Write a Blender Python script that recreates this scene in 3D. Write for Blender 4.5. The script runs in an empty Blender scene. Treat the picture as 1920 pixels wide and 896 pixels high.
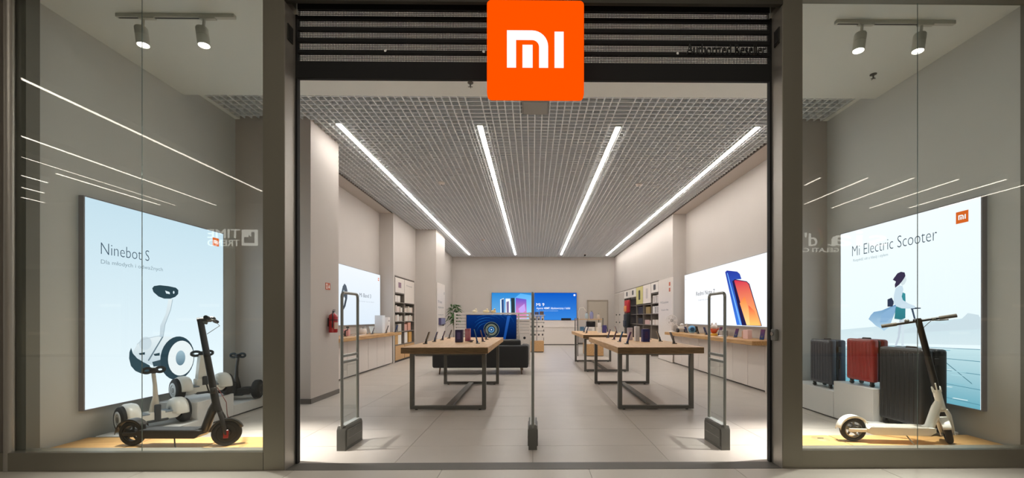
import bpy, bmesh, math, random
from mathutils import Matrix, Vector
random.seed(7)
PI = math.pi
SC = bpy.context.scene

# ------------------------------------------------------------------ camera, world, exposure
cam_data = bpy.data.cameras.new('camera')
cam = bpy.data.objects.new('camera', cam_data)
SC.collection.objects.link(cam)
cam.location = (0, 0, 1.3)
cam.rotation_euler = (PI / 2, 0, math.radians(-.6))
cam_data.sensor_width = 36
cam_data.sensor_fit = 'HORIZONTAL'
cam_data.lens = 14.2125
cam_data.shift_x = -.02445
cam_data.shift_y = .07708
cam_data.clip_start = .02
cam_data.clip_end = 200
SC.camera = cam

world = bpy.data.worlds.new('world')
SC.world = world
world.use_nodes = True
bg = world.node_tree.nodes['Background']
bg.inputs['Color'].default_value = (.60, .61, .60, 1)      # dim, even light of the mall beyond the corridor
bg.inputs['Strength'].default_value = .55

SC.view_settings.view_transform = 'Standard'
SC.view_settings.look = 'None'
SC.view_settings.exposure = 0.28
SC.view_settings.gamma = 1.0
SC.view_settings.use_curve_mapping = False

STRIP = 33.0       # radiance of the store's line lights
MALL = 12.0        # radiance of the mall's line lights
SPOT = 360.0        # track spots, watts

# ------------------------------------------------------------------ helpers
def lin(h):
    h = h.lstrip('#')
    v = [int(h[i:i + 2], 16) / 255 for i in (0, 2, 4)]
    return tuple((c / 12.92 if c <= .04045 else ((c + .055) / 1.055) ** 2.4) for c in v) + (1,)

_M = {}
def mat(name, col='#808080', rough=.5, metal=0.0, emit=None, noise=0.0, nscale=6.0, bump=0.0, bscale=60.0,
        coat=0.0, stretch=(1, 1, 1), col2=None):
    if name in _M:
        return _M[name]
    m = bpy.data.materials.new(name)
    m.use_nodes = True
    nt = m.node_tree
    b = nt.nodes['Principled BSDF']
    b.inputs['Base Color'].default_value = lin(col)
    b.inputs['Roughness'].default_value = rough
    b.inputs['Metallic'].default_value = metal
    b.inputs['Coat Weight'].default_value = coat
    if emit is not None:
        b.inputs['Emission Color'].default_value = lin(col)
        b.inputs['Emission Strength'].default_value = emit
        b.inputs['Base Color'].default_value = (.05, .05, .05, 1)
    if noise or bump or col2:
        tc = nt.nodes.new('ShaderNodeTexCoord')
        mp = nt.nodes.new('ShaderNodeMapping')
        mp.inputs['Scale'].default_value = stretch
        nt.links.new(tc.outputs['Object'], mp.inputs['Vector'])
    if noise or col2:
        n = nt.nodes.new('ShaderNodeTexNoise')
        n.inputs['Scale'].default_value = nscale
        n.inputs['Detail'].default_value = 5
        nt.links.new(mp.outputs['Vector'], n.inputs['Vector'])
        r = nt.nodes.new('ShaderNodeMix')
        r.data_type = 'RGBA'
        c = lin(col)
        if col2:
            r.inputs[6].default_value = c
            r.inputs[7].default_value = lin(col2)
            cr = nt.nodes.new('ShaderNodeMapRange')
            cr.inputs['From Min'].default_value = .35
            cr.inputs['From Max'].default_value = .65
            nt.links.new(n.outputs['Fac'], cr.inputs['Value'])
            nt.links.new(cr.outputs['Result'], r.inputs[0])
        else:
            r.inputs[6].default_value = tuple(x * (1 - noise) for x in c[:3]) + (1,)
            r.inputs[7].default_value = tuple(min(1, x * (1 + noise)) for x in c[:3]) + (1,)
            nt.links.new(n.outputs['Fac'], r.inputs[0])
        nt.links.new(r.outputs[2], b.inputs['Base Color'])
    if bump:
        n2 = nt.nodes.new('ShaderNodeTexNoise')
        n2.inputs['Scale'].default_value = bscale
        n2.inputs['Detail'].default_value = 4
        nt.links.new(mp.outputs['Vector'], n2.inputs['Vector'])
        bp = nt.nodes.new('ShaderNodeBump')
        bp.inputs['Strength'].default_value = bump
        bp.inputs['Distance'].default_value = .004
        nt.links.new(n2.outputs['Fac'], bp.inputs['Height'])
        nt.links.new(bp.outputs['Normal'], b.inputs['Normal'])
    _M[name] = m
    return m

def emit_mat(col, strength=1.0, col2=None, axis='Z'):
    name = 'print_%s_%s_%.2f_%s' % (col, col2, strength, axis)
    if name in _M:
        return _M[name]
    m = bpy.data.materials.new(name)
    m.use_nodes = True
    nt = m.node_tree
    nt.nodes.clear()
    o = nt.nodes.new('ShaderNodeOutputMaterial')
    e = nt.nodes.new('ShaderNodeEmission')
    e.inputs['Color'].default_value = lin(col)
    e.inputs['Strength'].default_value = strength
    nt.links.new(e.outputs[0], o.inputs['Surface'])
    if col2:
        tc = nt.nodes.new('ShaderNodeTexCoord')
        sp = nt.nodes.new('ShaderNodeSeparateXYZ')
        mx = nt.nodes.new('ShaderNodeMix')
        mx.data_type = 'RGBA'
        mx.inputs[6].default_value = lin(col)
        mx.inputs[7].default_value = lin(col2)
        nt.links.new(tc.outputs['Generated'], sp.inputs[0])
        nt.links.new(sp.outputs[axis], mx.inputs[0])
        nt.links.new(mx.outputs[2], e.inputs['Color'])
    _M[name] = m
    return m

class B:
    """collects shapes into one bmesh; out() links it as ONE mesh object"""
    def __init__(s):
        s.bm = bmesh.new()
    def _t(s, vs, M):
        if M is not None:
            bmesh.ops.transform(s.bm, matrix=M, verts=vs)
        return s
    def box(s, x0, x1, y0, y1, z0, z1, bev=0.0, M=None, seg=1):
        r = bmesh.ops.create_cube(s.bm, size=1)
        vs = r['verts']
        for v in vs:
            v.co = Vector(((x0 + x1) / 2 + v.co.x * (x1 - x0), (y0 + y1) / 2 + v.co.y * (y1 - y0), (z0 + z1) / 2 + v.co.z * (z1 - z0)))
        if bev > 0:
            es = list({e for v in vs for e in v.link_edges})
            rr = bmesh.ops.bevel(s.bm, geom=es, offset=bev, segments=seg, affect='EDGES', profile=.5)
            vs = list({v for f in rr['faces'] for v in f.verts} | {v for v in vs if v.is_valid})
        return s._t(vs, M)
    def tube(s, pts, r, n=10, cap=True, M=None, flat=1.0):
        pts = [Vector(p) for p in pts]
        rs = r if isinstance(r, (list, tuple)) else [r] * len(pts)
        rings, allv = [], []
        t0 = (pts[1] - pts[0]).normalized()
        up = Vector((0, 0, 1)) if abs(t0.z) < .9 else Vector((0, 1, 0))
        a = t0.cross(up).normalized()
        for i, p in enumerate(pts):
            t = (pts[min(i + 1, len(pts) - 1)] - pts[max(i - 1, 0)]).normalized()
            a = (a - t * a.dot(t)).normalized()
            b = t.cross(a)
            ring = [s.bm.verts.new(p + a * math.cos(2 * PI * k / n) * rs[i] + b * math.sin(2 * PI * k / n) * rs[i] * flat) for k in range(n)]
            rings.append(ring); allv += ring
        for i in range(len(rings) - 1):
            for k in range(n):
                s.bm.faces.new((rings[i][k], rings[i][(k + 1) % n], rings[i + 1][(k + 1) % n], rings[i + 1][k]))
        if cap:
            s.bm.faces.new(rings[0][::-1]); s.bm.faces.new(rings[-1])
        return s._t(allv, M)
    def lathe(s, prof, n=20, M=None, ang=2 * PI, a0=0.0):
        """prof: (radius, height) pairs turned about local z"""
        full = abs(ang - 2 * PI) < 1e-6
        cols, allv = [], []
        steps = n if full else n + 1
        for k in range(steps):
            t = a0 + ang * k / n
            col = [s.bm.verts.new((r * math.cos(t), r * math.sin(t), z)) for r, z in prof]
            cols.append(col); allv += col
        for k in range(n):
            c0, c1 = cols[k], cols[(k + 1) % steps]
            for j in range(len(prof) - 1):
                try:
                    s.bm.faces.new((c0[j], c1[j], c1[j + 1], c0[j + 1]))
                except ValueError:
                    pass
        return s._t(allv, M)
    def cyl(s, p0, p1, r, n=14, M=None):
        return s.tube([p0, p1], r, n, True, M)
    def ball(s, c, r, n=10, M=None):
        rr = bmesh.ops.create_uvsphere(s.bm, u_segments=n + 2, v_segments=n, radius=1)
        r = r if isinstance(r, (tuple, list)) else (r, r, r)
        for v in rr['verts']:
            v.co = Vector((c[0] + v.co.x * r[0], c[1] + v.co.y * r[1], c[2] + v.co.z * r[2]))
        return s._t(rr['verts'], M)
    def prism(s, poly, d0, d1, plane='xz', M=None):
        """poly in a plane, extruded from d0 to d1 along the third axis"""
        def P(a, b, d):
            return {'xz': (a, d, b), 'xy': (a, b, d), 'yz': (d, a, b)}[plane]
        v0 = [s.bm.verts.new(P(a, b, d0)) for a, b in poly]
        v1 = [s.bm.verts.new(P(a, b, d1)) for a, b in poly]
        n = len(poly)
        s.bm.faces.new(v0); s.bm.faces.new(v1[::-1])
        for i in range(n):
            s.bm.faces.new((v0[i], v0[(i + 1) % n], v1[(i + 1) % n], v1[i]))
        return s._t(v0 + v1, M)
    def flat(s, poly, y=0.0):
        s.bm.faces.new([s.bm.verts.new((a, y, b)) for a, b in poly])
        return s
    def quad(s, pts):
        s.bm.faces.new([s.bm.verts.new(p) for p in pts])
        return s
    def add(s, me, M=None):
        n0 = len(s.bm.verts)
        s.bm.from_mesh(me)
        s.bm.verts.ensure_lookup_table()
        return s._t(s.bm.verts[n0:], M)
    def out(s, name, m, parent=None, smooth=None, loc=None, rz=None, rot=None, recalc=True):
        if 'fender' in name:
            bmesh.ops.remove_doubles(s.bm, verts=s.bm.verts, dist=.0005)
        if recalc:
            bmesh.ops.recalc_face_normals(s.bm, faces=s.bm.faces)
        me = bpy.data.meshes.new(name)
        s.bm.to_mesh(me); s.bm.free()
        me.materials.append(m)
        if smooth:
            me.shade_smooth()
            me.set_sharp_from_angle(angle=math.radians(smooth))
        o = bpy.data.objects.new(name, me)
        SC.collection.objects.link(o)
        if parent: o.parent = parent
        if loc: o.location = loc
        if rz is not None: o.rotation_euler = (0, 0, rz)
        if rot is not None: o.rotation_euler = rot
        return o

def tag(o, label=None, cat=None, group=None, kind=None):
    if label: o['label'] = label
    if cat: o['category'] = cat
    if group: o['group'] = group
    if kind: o['kind'] = kind
    return o

def empty(name, loc=(0, 0, 0), rz=0.0, label=None, cat=None, group=None, kind=None):
    o = bpy.data.objects.new(name, None)
    o.empty_display_size = .1
    SC.collection.objects.link(o)
    o.location = loc
    o.rotation_euler = (0, 0, rz)
    return tag(o, label, cat, group, kind)

def copy_tree(src, loc=None, rz=None, label=None, group=None):
    c = src.copy()
    SC.collection.objects.link(c)
    for ch in list(src.children):
        d = ch.copy(); SC.collection.objects.link(d); d.parent = c
        for g in list(ch.children):
            e = g.copy(); SC.collection.objects.link(e); e.parent = d
    if loc is not None: c.location = loc
    if rz is not None: c.rotation_euler = (0, 0, rz)
    if label: c['label'] = label
    if group: c['group'] = group
    return c

def text_mesh(s, x0, x1, z0, z1, y=0.0, depth=0.0, bold=0.0, keep=False):
    """lettering fitted into the rectangle x0..x1, z0..z1 of the local xz plane, facing -y"""
    cu = bpy.data.curves.new('lettering', 'FONT')
    cu.body = s
    cu.resolution_u = 3
    cu.offset = bold
    cu.extrude = 0
    o = bpy.data.objects.new('lettering', cu)
    SC.collection.objects.link(o)
    dg = bpy.context.evaluated_depsgraph_get()
    me = bpy.data.meshes.new_from_object(o.evaluated_get(dg))
    bpy.data.objects.remove(o)
    xs = [v.co.x for v in me.vertices]; ys = [v.co.y for v in me.vertices]
    ax, bx, ay, by = min(xs), max(xs), min(ys), max(ys)
    for v in me.vertices:
        v.co = Vector((x0 + (v.co.x - ax) / (bx - ax) * (x1 - x0), y, z0 + (v.co.y - ay) / (by - ay) * (z1 - z0)))
    if depth:
        b = bmesh.new(); b.from_mesh(me)
        r = bmesh.ops.extrude_face_region(b, geom=b.faces[:])
        for v in [g for g in r['geom'] if isinstance(g, bmesh.types.BMVert)]:
            v.co.y -= depth
        b.to_mesh(me); b.free()
    return me

def rrect(x0, x1, z0, z1, r, n=5):
    pts = []
    for cx_, cz_, a in ((x1 - r, z1 - r, 0), (x0 + r, z1 - r, 90), (x0 + r, z0 + r, 180), (x1 - r, z0 + r, 270)):
        for k in range(n + 1):
            t = math.radians(a + 90 * k / n)
            pts.append((cx_ + r * math.cos(t), cz_ + r * math.sin(t)))
    return pts

def circ(cx_, cz_, r, n=18, ry=None):
    ry = ry or r
    return [(cx_ + r * math.cos(2 * PI * k / n), cz_ + ry * math.sin(2 * PI * k / n)) for k in range(n)]

def frame_from(o, z):
    """matrix with local z along z, at o"""
    z = Vector(z).normalized()
    x = Vector((0, 0, 1)).cross(z)
    if x.length < .01: x = Vector((1, 0, 0))
    x.normalize(); y = z.cross(x)
    return Matrix(((x.x, y.x, z.x, o[0]), (x.y, y.y, z.y, o[1]), (x.z, y.z, z.z, o[2]), (0, 0, 0, 1)))

def logo_mesh(b, x, z, w, h, y0, y1):
    """the two-letter mark fitted in w x h with its lower left corner at x, z"""
    u = w / 106.0; v = h / 69.0
    pts = [(0, 0), (17, 0), (17, 52)]
    arc = lambda cx_, cy_, r_, a, e: [(cx_ + r_ * math.cos(math.radians(a + (e - a) * k / 8)), cy_ + r_ * math.sin(math.radians(a + (e - a) * k / 8))) for k in range(9)]
    pts += arc(47, 39, 13, 90, 0) + [(60, 0), (77, 0)] + arc(47, 39, 30, 0, 90) + [(0, 69)]
    b.prism([(x + a * u, z + c * v) for a, c in pts], y0, y1)
    b.prism([(x + a * u, z + c * v) for a, c in ((29, 0), (48, 0), (48, 42), (29, 42))], y0, y1)
    b.prism([(x + a * u, z + c * v) for a, c in ((89, 0), (106, 0), (106, 67), (89, 67))], y0, y1)
    return b

ORD = ['nearest', 'second nearest', 'third nearest', 'fourth nearest', 'fifth nearest', 'sixth nearest', 'seventh nearest', 'eighth nearest']

# ------------------------------------------------------------------ materials
WALL = mat('wall_paint', '#c3bbb4', .7, noise=.03, nscale=1.5, bump=.1, bscale=160)
WALLD = mat('wall_paint_display', '#cbccc8', .7, noise=.03, nscale=1.5, bump=.1, bscale=160)
PLASTER = mat('plaster_ceiling', '#e9ebe6', .75, noise=.02, bump=.05)
GRIDM = mat('grid_blade_paint', '#e9ecee', .5)
DARKC = mat('plenum_paint', '#565859', .9, noise=.15, nscale=2)
STEEL = mat('brushed_steel', '#aba69d', .38, .55, noise=.08, nscale=3, stretch=(1, 1, .05))
FRAME = mat('frame_steel', '#8b8679', .45, .65, noise=.10, nscale=3, stretch=(1, 1, .08))
TILE = mat('floor_tile_grey', '#c2bab1', .36, noise=.10, nscale=1.6, bump=.04, bscale=40, col2=None)
GROUT = mat('grout', '#8b837a', .8)
MTILE = mat('mall_tile', '#cfc8bc', .35, noise=.05, nscale=2)
THRESH = mat('threshold_stone', '#5f5b54', .5, noise=.1, nscale=9)
OAK = mat('oak', '#c99f68', .5, col2='#ad8250', nscale=3, stretch=(1.2, 14, 14), bump=.15, bscale=20)
OAKY = mat('oak_lengthwise', '#cfa878', .45, col2='#b98e5d', nscale=3, stretch=(14, 1.2, 14), bump=.1, bscale=20)
OAKP = mat('oak_platform', '#d6aa6d', .45, col2='#c08f55', nscale=2.5, stretch=(1.2, 16, 8), bump=.1, bscale=20)
WHITE = mat('white_lacquer', '#e2d9d1', .35)
WHITEP = mat('white_plinth', '#d9d7d4', .4)
LEGM = mat('dark_steel_leg', '#66655f', .45, .25, noise=.05)
BLACK = mat('black_plastic', '#1b1b1c', .4)
RUBBER = mat('rubber', '#1a1b1d', .75, bump=.3, bscale=120)
SHUT = mat('shutter_black', '#050505', .7)
SOFA = mat('sofa_leather', '#1e1f20', .5, bump=.25, bscale=70)
CHROME = mat('chrome', '#c8c8c8', .15, 1.0)
GREYP = mat('grey_plastic', '#77766f', .4, .3)
RED = mat('red_enamel', '#b01f22', .3, coat=.5)
SCW = mat('scooter_white', '#e9e6dc', .35, coat=.3)
SCB = mat('scooter_black', '#2a2622', .38, .2, coat=.2)
TURQ = mat('dark_grey_rubber', '#33383c', .7)
LAMPW = mat('lamp_white', '#c9c8be', .4)
DIFF = emit_mat('#fffaf4', STRIP)

def glass_mat():
    m = bpy.data.materials.new('pane_glass'); m.use_nodes = True
    nt = m.node_tree; nt.nodes.clear()
    o = nt.nodes.new('ShaderNodeOutputMaterial')
    t = nt.nodes.new('ShaderNodeBsdfTransparent'); t.inputs[0].default_value = (.93, .955, .945, 1)
    g = nt.nodes.new('ShaderNodeBsdfGlossy'); g.inputs['Roughness'].default_value = 0
    f = nt.nodes.new('ShaderNodeFresnel'); f.inputs[0].default_value = 1.45
    ge = nt.nodes.new('ShaderNodeNewGeometry'); mr = nt.nodes.new('ShaderNodeMapRange')
    mr.inputs['To Min'].default_value = 1.45; mr.inputs['To Max'].default_value = 1 / 1.45
    nt.links.new(ge.outputs['Backfacing'], mr.inputs['Value']); nt.links.new(mr.outputs[0], f.inputs[0])
    x = nt.nodes.new('ShaderNodeMixShader')
    nt.links.new(f.outputs[0], x.inputs[0]); nt.links.new(t.outputs[0], x.inputs[1]); nt.links.new(g.outputs[0], x.inputs[2])
    nt.links.new(x.outputs[0], o.inputs[0])
    return m
GLASS = glass_mat()

def perf_mat():
    """black sheet with a square pattern of punched holes (13 mm pitch)"""
    m = bpy.data.materials.new('perforated_sheet'); m.use_nodes = True
    nt = m.node_tree; b = nt.nodes['Principled BSDF']
    b.inputs['Base Color'].default_value = lin('#050505'); b.inputs['Roughness'].default_value = .8
    tc = nt.nodes.new('ShaderNodeTexCoord'); sp = nt.nodes.new('ShaderNodeSeparateXYZ')
    nt.links.new(tc.outputs['Object'], sp.inputs[0])
    outs = []
    for ax, p in (('X', .0145), ('Z', .0145)):
        a = nt.nodes.new('ShaderNodeMath'); a.operation = 'PINGPONG'; a.inputs[1].default_value = p / 2
        nt.links.new(sp.outputs[ax], a.inputs[0])
        c = nt.nodes.new('ShaderNodeMath'); c.operation = 'GREATER_THAN'; c.inputs[1].default_value = p * .14
        nt.links.new(a.outputs[0], c.inputs[0]); outs.append(c)
    mu = nt.nodes.new('ShaderNodeMath'); mu.operation = 'MULTIPLY'
    nt.links.new(outs[0].outputs[0], mu.inputs[0]); nt.links.new(outs[1].outputs[0], mu.inputs[1])
    tr = nt.nodes.new('ShaderNodeBsdfTransparent'); mx = nt.nodes.new('ShaderNodeMixShader')
    nt.links.new(mu.outputs[0], mx.inputs[0]); nt.links.new(b.outputs[0], mx.inputs[1]); nt.links.new(tr.outputs[0], mx.inputs[2])
    nt.links.new(mx.outputs[0], nt.nodes['Material Output'].inputs[0])
    return m
PERF = perf_mat()

# ================================================================== THE SETTING
def struct(o): o['kind'] = 'structure'; return o
# floor: slab + tiles
fl = struct(B().box(-4.7, 4.7, 3.63, 20.2, -.12, -.006).out('floor', GROUT))
me_tile = B().box(0, 1.236, 0, .616, -.0055, 0).out('floor_tile', TILE)
tile_mesh = me_tile.data
bpy.data.objects.remove(me_tile)
for r in range(27):
    for c in range(8):
        x, y = -4.96 + c * 1.24, 3.505 + r * .62
        if r == 0: continue
        o = bpy.data.objects.new('floor_tile', tile_mesh); SC.collection.objects.link(o)
        o.location = (x + .002, y + .002 - .01, 0); o.parent = fl
for c in range(8):    # the cut row behind the threshold
    B().box(-4.96 + c * 1.24 + .002, -4.96 + (c + 1) * 1.24 - .002, 3.64, 4.113, -.0055, 0).out('floor_tile', TILE, fl)
struct(B().box(-2.12, 2.16, 3.475, 3.638, -.02, .001).out('trim_1', THRESH))
# mall floor: big cream tiles
mf = struct(B().box(-24, 24, -8.0, 3.474, -.15, -.006).out('floor_2', GROUT))
t0 = B().box(0, 1.255, 0, 1.255, -.0055, 0).out('floor_tile', MTILE, mf)
tm = t0.data
bpy.data.objects.remove(t0)
for r in range(4):
    for c in range(10):
        o = bpy.data.objects.new('floor_tile', tm); SC.collection.objects.link(o)
        o.location = (-.775 + (c - 5) * 1.26, 3.473 - (r + 1) * 1.26, 0); o.parent = mf
q = B()
for r in range(8):
    for c in range(34):
        x, y = -.775 + (c - 17) * 1.26, 3.473 - (r + 1) * 1.26
        if r < 4 and -5 <= c - 17 < 5: continue
        q.box(x, x + 1.255, y, y + 1.255, -.0055, 0)
tag(q.out('floor_tiling', MTILE, mf), kind='stuff')

# walls (each run its own piece of structure)
def wall(name, x0, x1, y0, y1, z0=0.0, z1=4.55, m=WALL):
    return struct(B().box(x0, x1, y0, y1, z0, z1).out(name, m))
wl = wall('wall_left', -4.75, -4.49, 3.66, 6.15, m=WALLD)
wr = wall('wall_right', 4.49, 4.75, 3.66, 6.12, m=WALLD)
wall('wall_left_column', -4.75, -3.36, 6.15, 7.03)
wall('wall_left_bay', -4.75, -4.39, 7.03, 11.6)
wall('wall_left_rear', -4.75, -3.99, 11.6, 13.79, 2.54, 4.55)
wall('wall_left_rear_niche', -4.75, -4.30, 11.6, 13.79, 0, 2.54)
wall('wall_left_rear_near', -4.30, -3.99, 11.6, 11.715, 0, 2.54)
wall('wall_left_rear_far', -4.30, -3.99, 13.645, 13.79, 0, 2.54)
wall('wall_left_pillar', -4.75, -3.29, 13.79, 15.15)
wall('wall_left_back', -4.75, -3.95, 15.15, 20.0)
wall('wall_back', -4.75, 4.75, 19.95, 20.2)
wall('wall_right_column', 4.05, 4.75, 6.12, 6.95)
wall('wall_right_bay', 4.41, 4.75, 6.95, 11.6)
wall('wall_right_rear', 4.03, 4.75, 11.6, 20.0, 2.505, 4.55)
wall('wall_right_rear_niche', 4.345, 4.75, 12.85, 20.0, 0, 2.505)
wall('wall_right_rear_near', 4.03, 4.75, 11.6, 12.85, 0, 2.505)
# baseboards
BASE = mat('baseboard_grey', '#6c6862', .5)
def bb(name, x0, x1, y0, y1): struct(B().box(x0, x1, y0, y1, 0, .075).out(name, BASE))
bb('baseboard_left', -4.49, -3.35, 6.138, 6.15)
bb('baseboard_left_side', -3.36, -3.348, 6.138, 7.04)
bb('baseboard_left_pillar', -3.99, -3.28, 13.778, 13.79)
bb('baseboard_left_pillar_side', -3.29, -3.278, 13.778, 15.16)
bb('baseboard_back', -3.95, 4.03, 19.938, 19.95)
bb('baseboard_display_left', -4.49, -4.478, 4.12, 6.14)
bb('baseboard_display_right', 4.478, 4.49, 4.12, 6.11)

# ceiling: plaster front, soffits beside the grid, dark slab above, grid blades
GZ = 4.30
ce = empty('ceiling', (0, 0, 0), kind='structure')
B().box(-4.75, 4.75, 3.64, 5.25, 4.17, 4.6).out('plaster_panel', PLASTER, ce)
B().box(-4.49, -4.42, 5.25, 6.15, GZ, 4.56).out('plaster_panel', PLASTER, ce)
B().box(4.42, 4.49, 5.25, 6.12, GZ, 4.56).out('plaster_panel', PLASTER, ce)
B().box(-4.75, -4.02, 7.03, 11.6, GZ - .01, 4.56).out('soffit', WALL, ce)
B().box(4.02, 4.75, 6.95, 11.6, GZ - .01, 4.56).out('soffit', WALL, ce)
B().box(-4.75, 4.75, 5.25, 20.1, 4.55, 4.65).out('plenum_slab', DARKC, ce)
struct(B().box(-4.75, 4.75, 3.64, 20.2, 4.65, 4.8).out('ceiling_2', DARKC))
P_ = .1063
BW, BH = .015, .045
long_me = B().box(-BW / 2, BW / 2, 5.26, 19.95, GZ, GZ + BH).out('grid_blade', GRIDM, ce)
short_me = B().box(-BW / 2, BW / 2, 5.26, 6.12, GZ, GZ + BH).out('grid_blade', GRIDM, ce)
cross_w = B().box(-4.42, 4.42, -BW / 2, BW / 2, GZ + .0005, GZ + BH - .0005).out('grid_blade', GRIDM, ce)
cross_n = B().box(-4.01, 4.01, -BW / 2, BW / 2, GZ + .0005, GZ + BH - .0005).out('grid_blade', GRIDM, ce)
cross_m = B().box(-3.36, 4.01, -BW / 2, BW / 2, GZ + .0005, GZ + BH - .0005).out('grid_blade', GRIDM, ce)
def inst(src, x, y, first):
    o = src if first else src.copy()
    if not first: SC.collection.objects.link(o)
    o.location = (x, y, 0)
fL = fS = True
k = -41
while k <= 41:
    x = k * P_ + .03
    if abs(x) < 4.0:
        if not any(abs(x - sx) < .052 for sx in (-3.0, -.825, 1.34, 3.53)):
            inst(long_me, x, 0, fL); fL = False
    elif abs(x) < 4.42:
        inst(short_me, x, 0, fS); fS = False
    k += 1
y = 5.30; a = b_ = c_ = True
while y < 19.9:
    if y < 6.08: inst(cross_w, 0, y, a); a = False
    elif y < 7.03: inst(cross_m, 0, y, b_); b_ = False
    else: inst(cross_n, 0, y, c_); c_ = False
    y += P_
B().box(-4.03, -4.01, 7.03, 19.95, GZ - .012, GZ + .07).out('edge_trim', mat('edge_dark', '#5d564e', .6), ce)
B().box(4.01, 4.03, 6.12, 19.95, GZ - .012, GZ + .07).out('edge_trim', mat('edge_dark', '#5d564e', .6), ce)

# store line lights
for i, (x, y0, y1, lb) in enumerate(((-3.0, 6.26, 19.15, 'leftmost long white line light in the grid ceiling'),
                                     (-.825, 6.3, 19.15, 'second long line light from the left, in the grid ceiling left of the orange sign'),
                                     (1.34, 6.32, 19.15, 'third long line light from the left, in the grid ceiling right of the orange sign'),
                                     (3.53, 6.3, 19.3, 'rightmost long white line light in the grid ceiling'))):
    r = empty('line_light', (x, y0, GZ), 0, lb, 'ceiling light', 'long line lights in the store ceiling')
    L = y1 - y0
    B().box(-.045, .045, 0, L, -.006, .05).out('housing', LAMPW, r)
    B().box(-.036, .036, .01, L - .01, -.012, -.0062).out('diffuser', DIFF, r)
    B().box(-.16, -.155, -.05, L, .0, .045).out('side_blade', GRIDM, r)
    B().box(.155, .16, -.05, L, .0, .045).out('side_blade', GRIDM, r)

# small ceiling fittings
r = empty('access_panel', (.036, 5.745, GZ - .005), 0, 'square grey panel set in the grid ceiling under the orange sign', 'panel')
B().box(-.19, .19, -.19, .19, -.012, .02, .003).out('plate', mat('panel_grey', '#8b8983', .6), r)
B().box(-.165, .165, -.165, .165, -.016, -.011, .002).out('inset', mat('panel_grey2', '#9b9992', .6), r)
def sprinkler(x, y, z, lb):
    r = empty('sprinkler', (x, y, z), 0, lb, 'sprinkler', 'ceiling sprinklers')
    B().lathe([(0, 0), (.035, 0), (.035, -.006), (.012, -.012), (0, -.012)], 14).out('rosette', mat('sprk', '#6f6c66', .4, .6), r, 40)
    B().tube([(0, 0, -.01), (0, 0, -.05)], .009, 8).box(-.028, .028, -.004, .004, -.054, -.05).box(-.004, .004, -.028, .028, -.054, -.05).out('head', mat('sprk', '#6f6c66', .4, .6), r)
sprinkler(-.761, 4.94, 4.17, 'small sprinkler in the plaster ceiling left of the orange sign')
sprinkler(4.01, 4.72, 4.17, 'small dark sprinkler in the plaster ceiling of the right display window')
for x, y, lb in ((-2.02, 8.97, 'round white smoke detector between the two left line lights'),
                 (2.38, 9.03, 'round white smoke detector between the two right line lights'),
                 (-1.9, 15.5, 'round white smoke detector far back left of the ceiling')):
    r = empty('smoke_detector', (x, y, GZ), 0, lb, 'smoke detector', 'smoke detectors')
    B().lathe([(0, -.002), (.075, -.002), (.075, -.02), (.05, -.045), (0, -.05)], 18).out('body', WHITE, r, 40)
    B().lathe([(.0, -.05), (.02, -.052), (.0, -.056)], 10).out('sensor', BLACK, r)
for x, y, lb in ((2.45, 19.0, 'small dark security camera at the rear right of the ceiling'),):
    r = empty('security_camera', (x, y, GZ), 0, lb, 'camera')
    B().lathe([(0, 0), (.05, 0), (.05, -.02), (0, -.02)], 14).out('mount', WHITE, r, 40)
    B().ball((0, 0, -.05), .045).out('dome', BLACK, r, 60)

# ------------------------------------------------------------------ shop windows
def post(parent, x0, x1, y0, y1, z0=0.0, z1=4.0, m=FRAME, name='frame_post', bev=.004):
    return B().box(x0, x1, y0, y1, z0, z1, bev).out(name, m, parent)
for sgn, nm in ((-1, 'window_1'), (1, 'window_2')):
    w = empty(nm, (0, 0, 0), kind='structure')
    xi = 2.29 if sgn < 0 else 2.325
    def sx(a, b): return (min(sgn * a, sgn * b), max(sgn * a, sgn * b))
    B().box(*sx(xi, 4.52), 3.465, 3.60, 0.0, .158, .003).out('sill_rail', FRAME, w)
    B().box(*sx(xi, 4.52), 3.465, 3.53, 4.06, 4.10, .003).out('head_rail', FRAME, w)
    B().tube([(sgn * 4.46, 3.49, .0), (sgn * 4.46, 3.49, 4.06)], .032, 18).out('round_post', STEEL, w, 50)
    B().box(*sx(4.405 if sgn < 0 else 4.47, 4.49), 3.56, 3.66, .1, 4.17).out('side_jamb', mat('jamb_paint', '#76746b', .6), w)
    xj = 3.36 if sgn < 0 else 3.375
    B().box(*sx(xi - .01, xj - .002), 3.510, 3.5135, .15, 4.07).out('glass_pane', GLASS, w)
    B().box(*sx(xj + .002, 4.44), 3.510, 3.5135, .15, 4.07).out('glass_pane', GLASS, w)
    B().box(*sx(xj - .002, xj + .002), 3.510, 3.514, .155, 4.06).out('glass_joint', mat('silicone', '#8b9a97', .2, .3), w)
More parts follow.
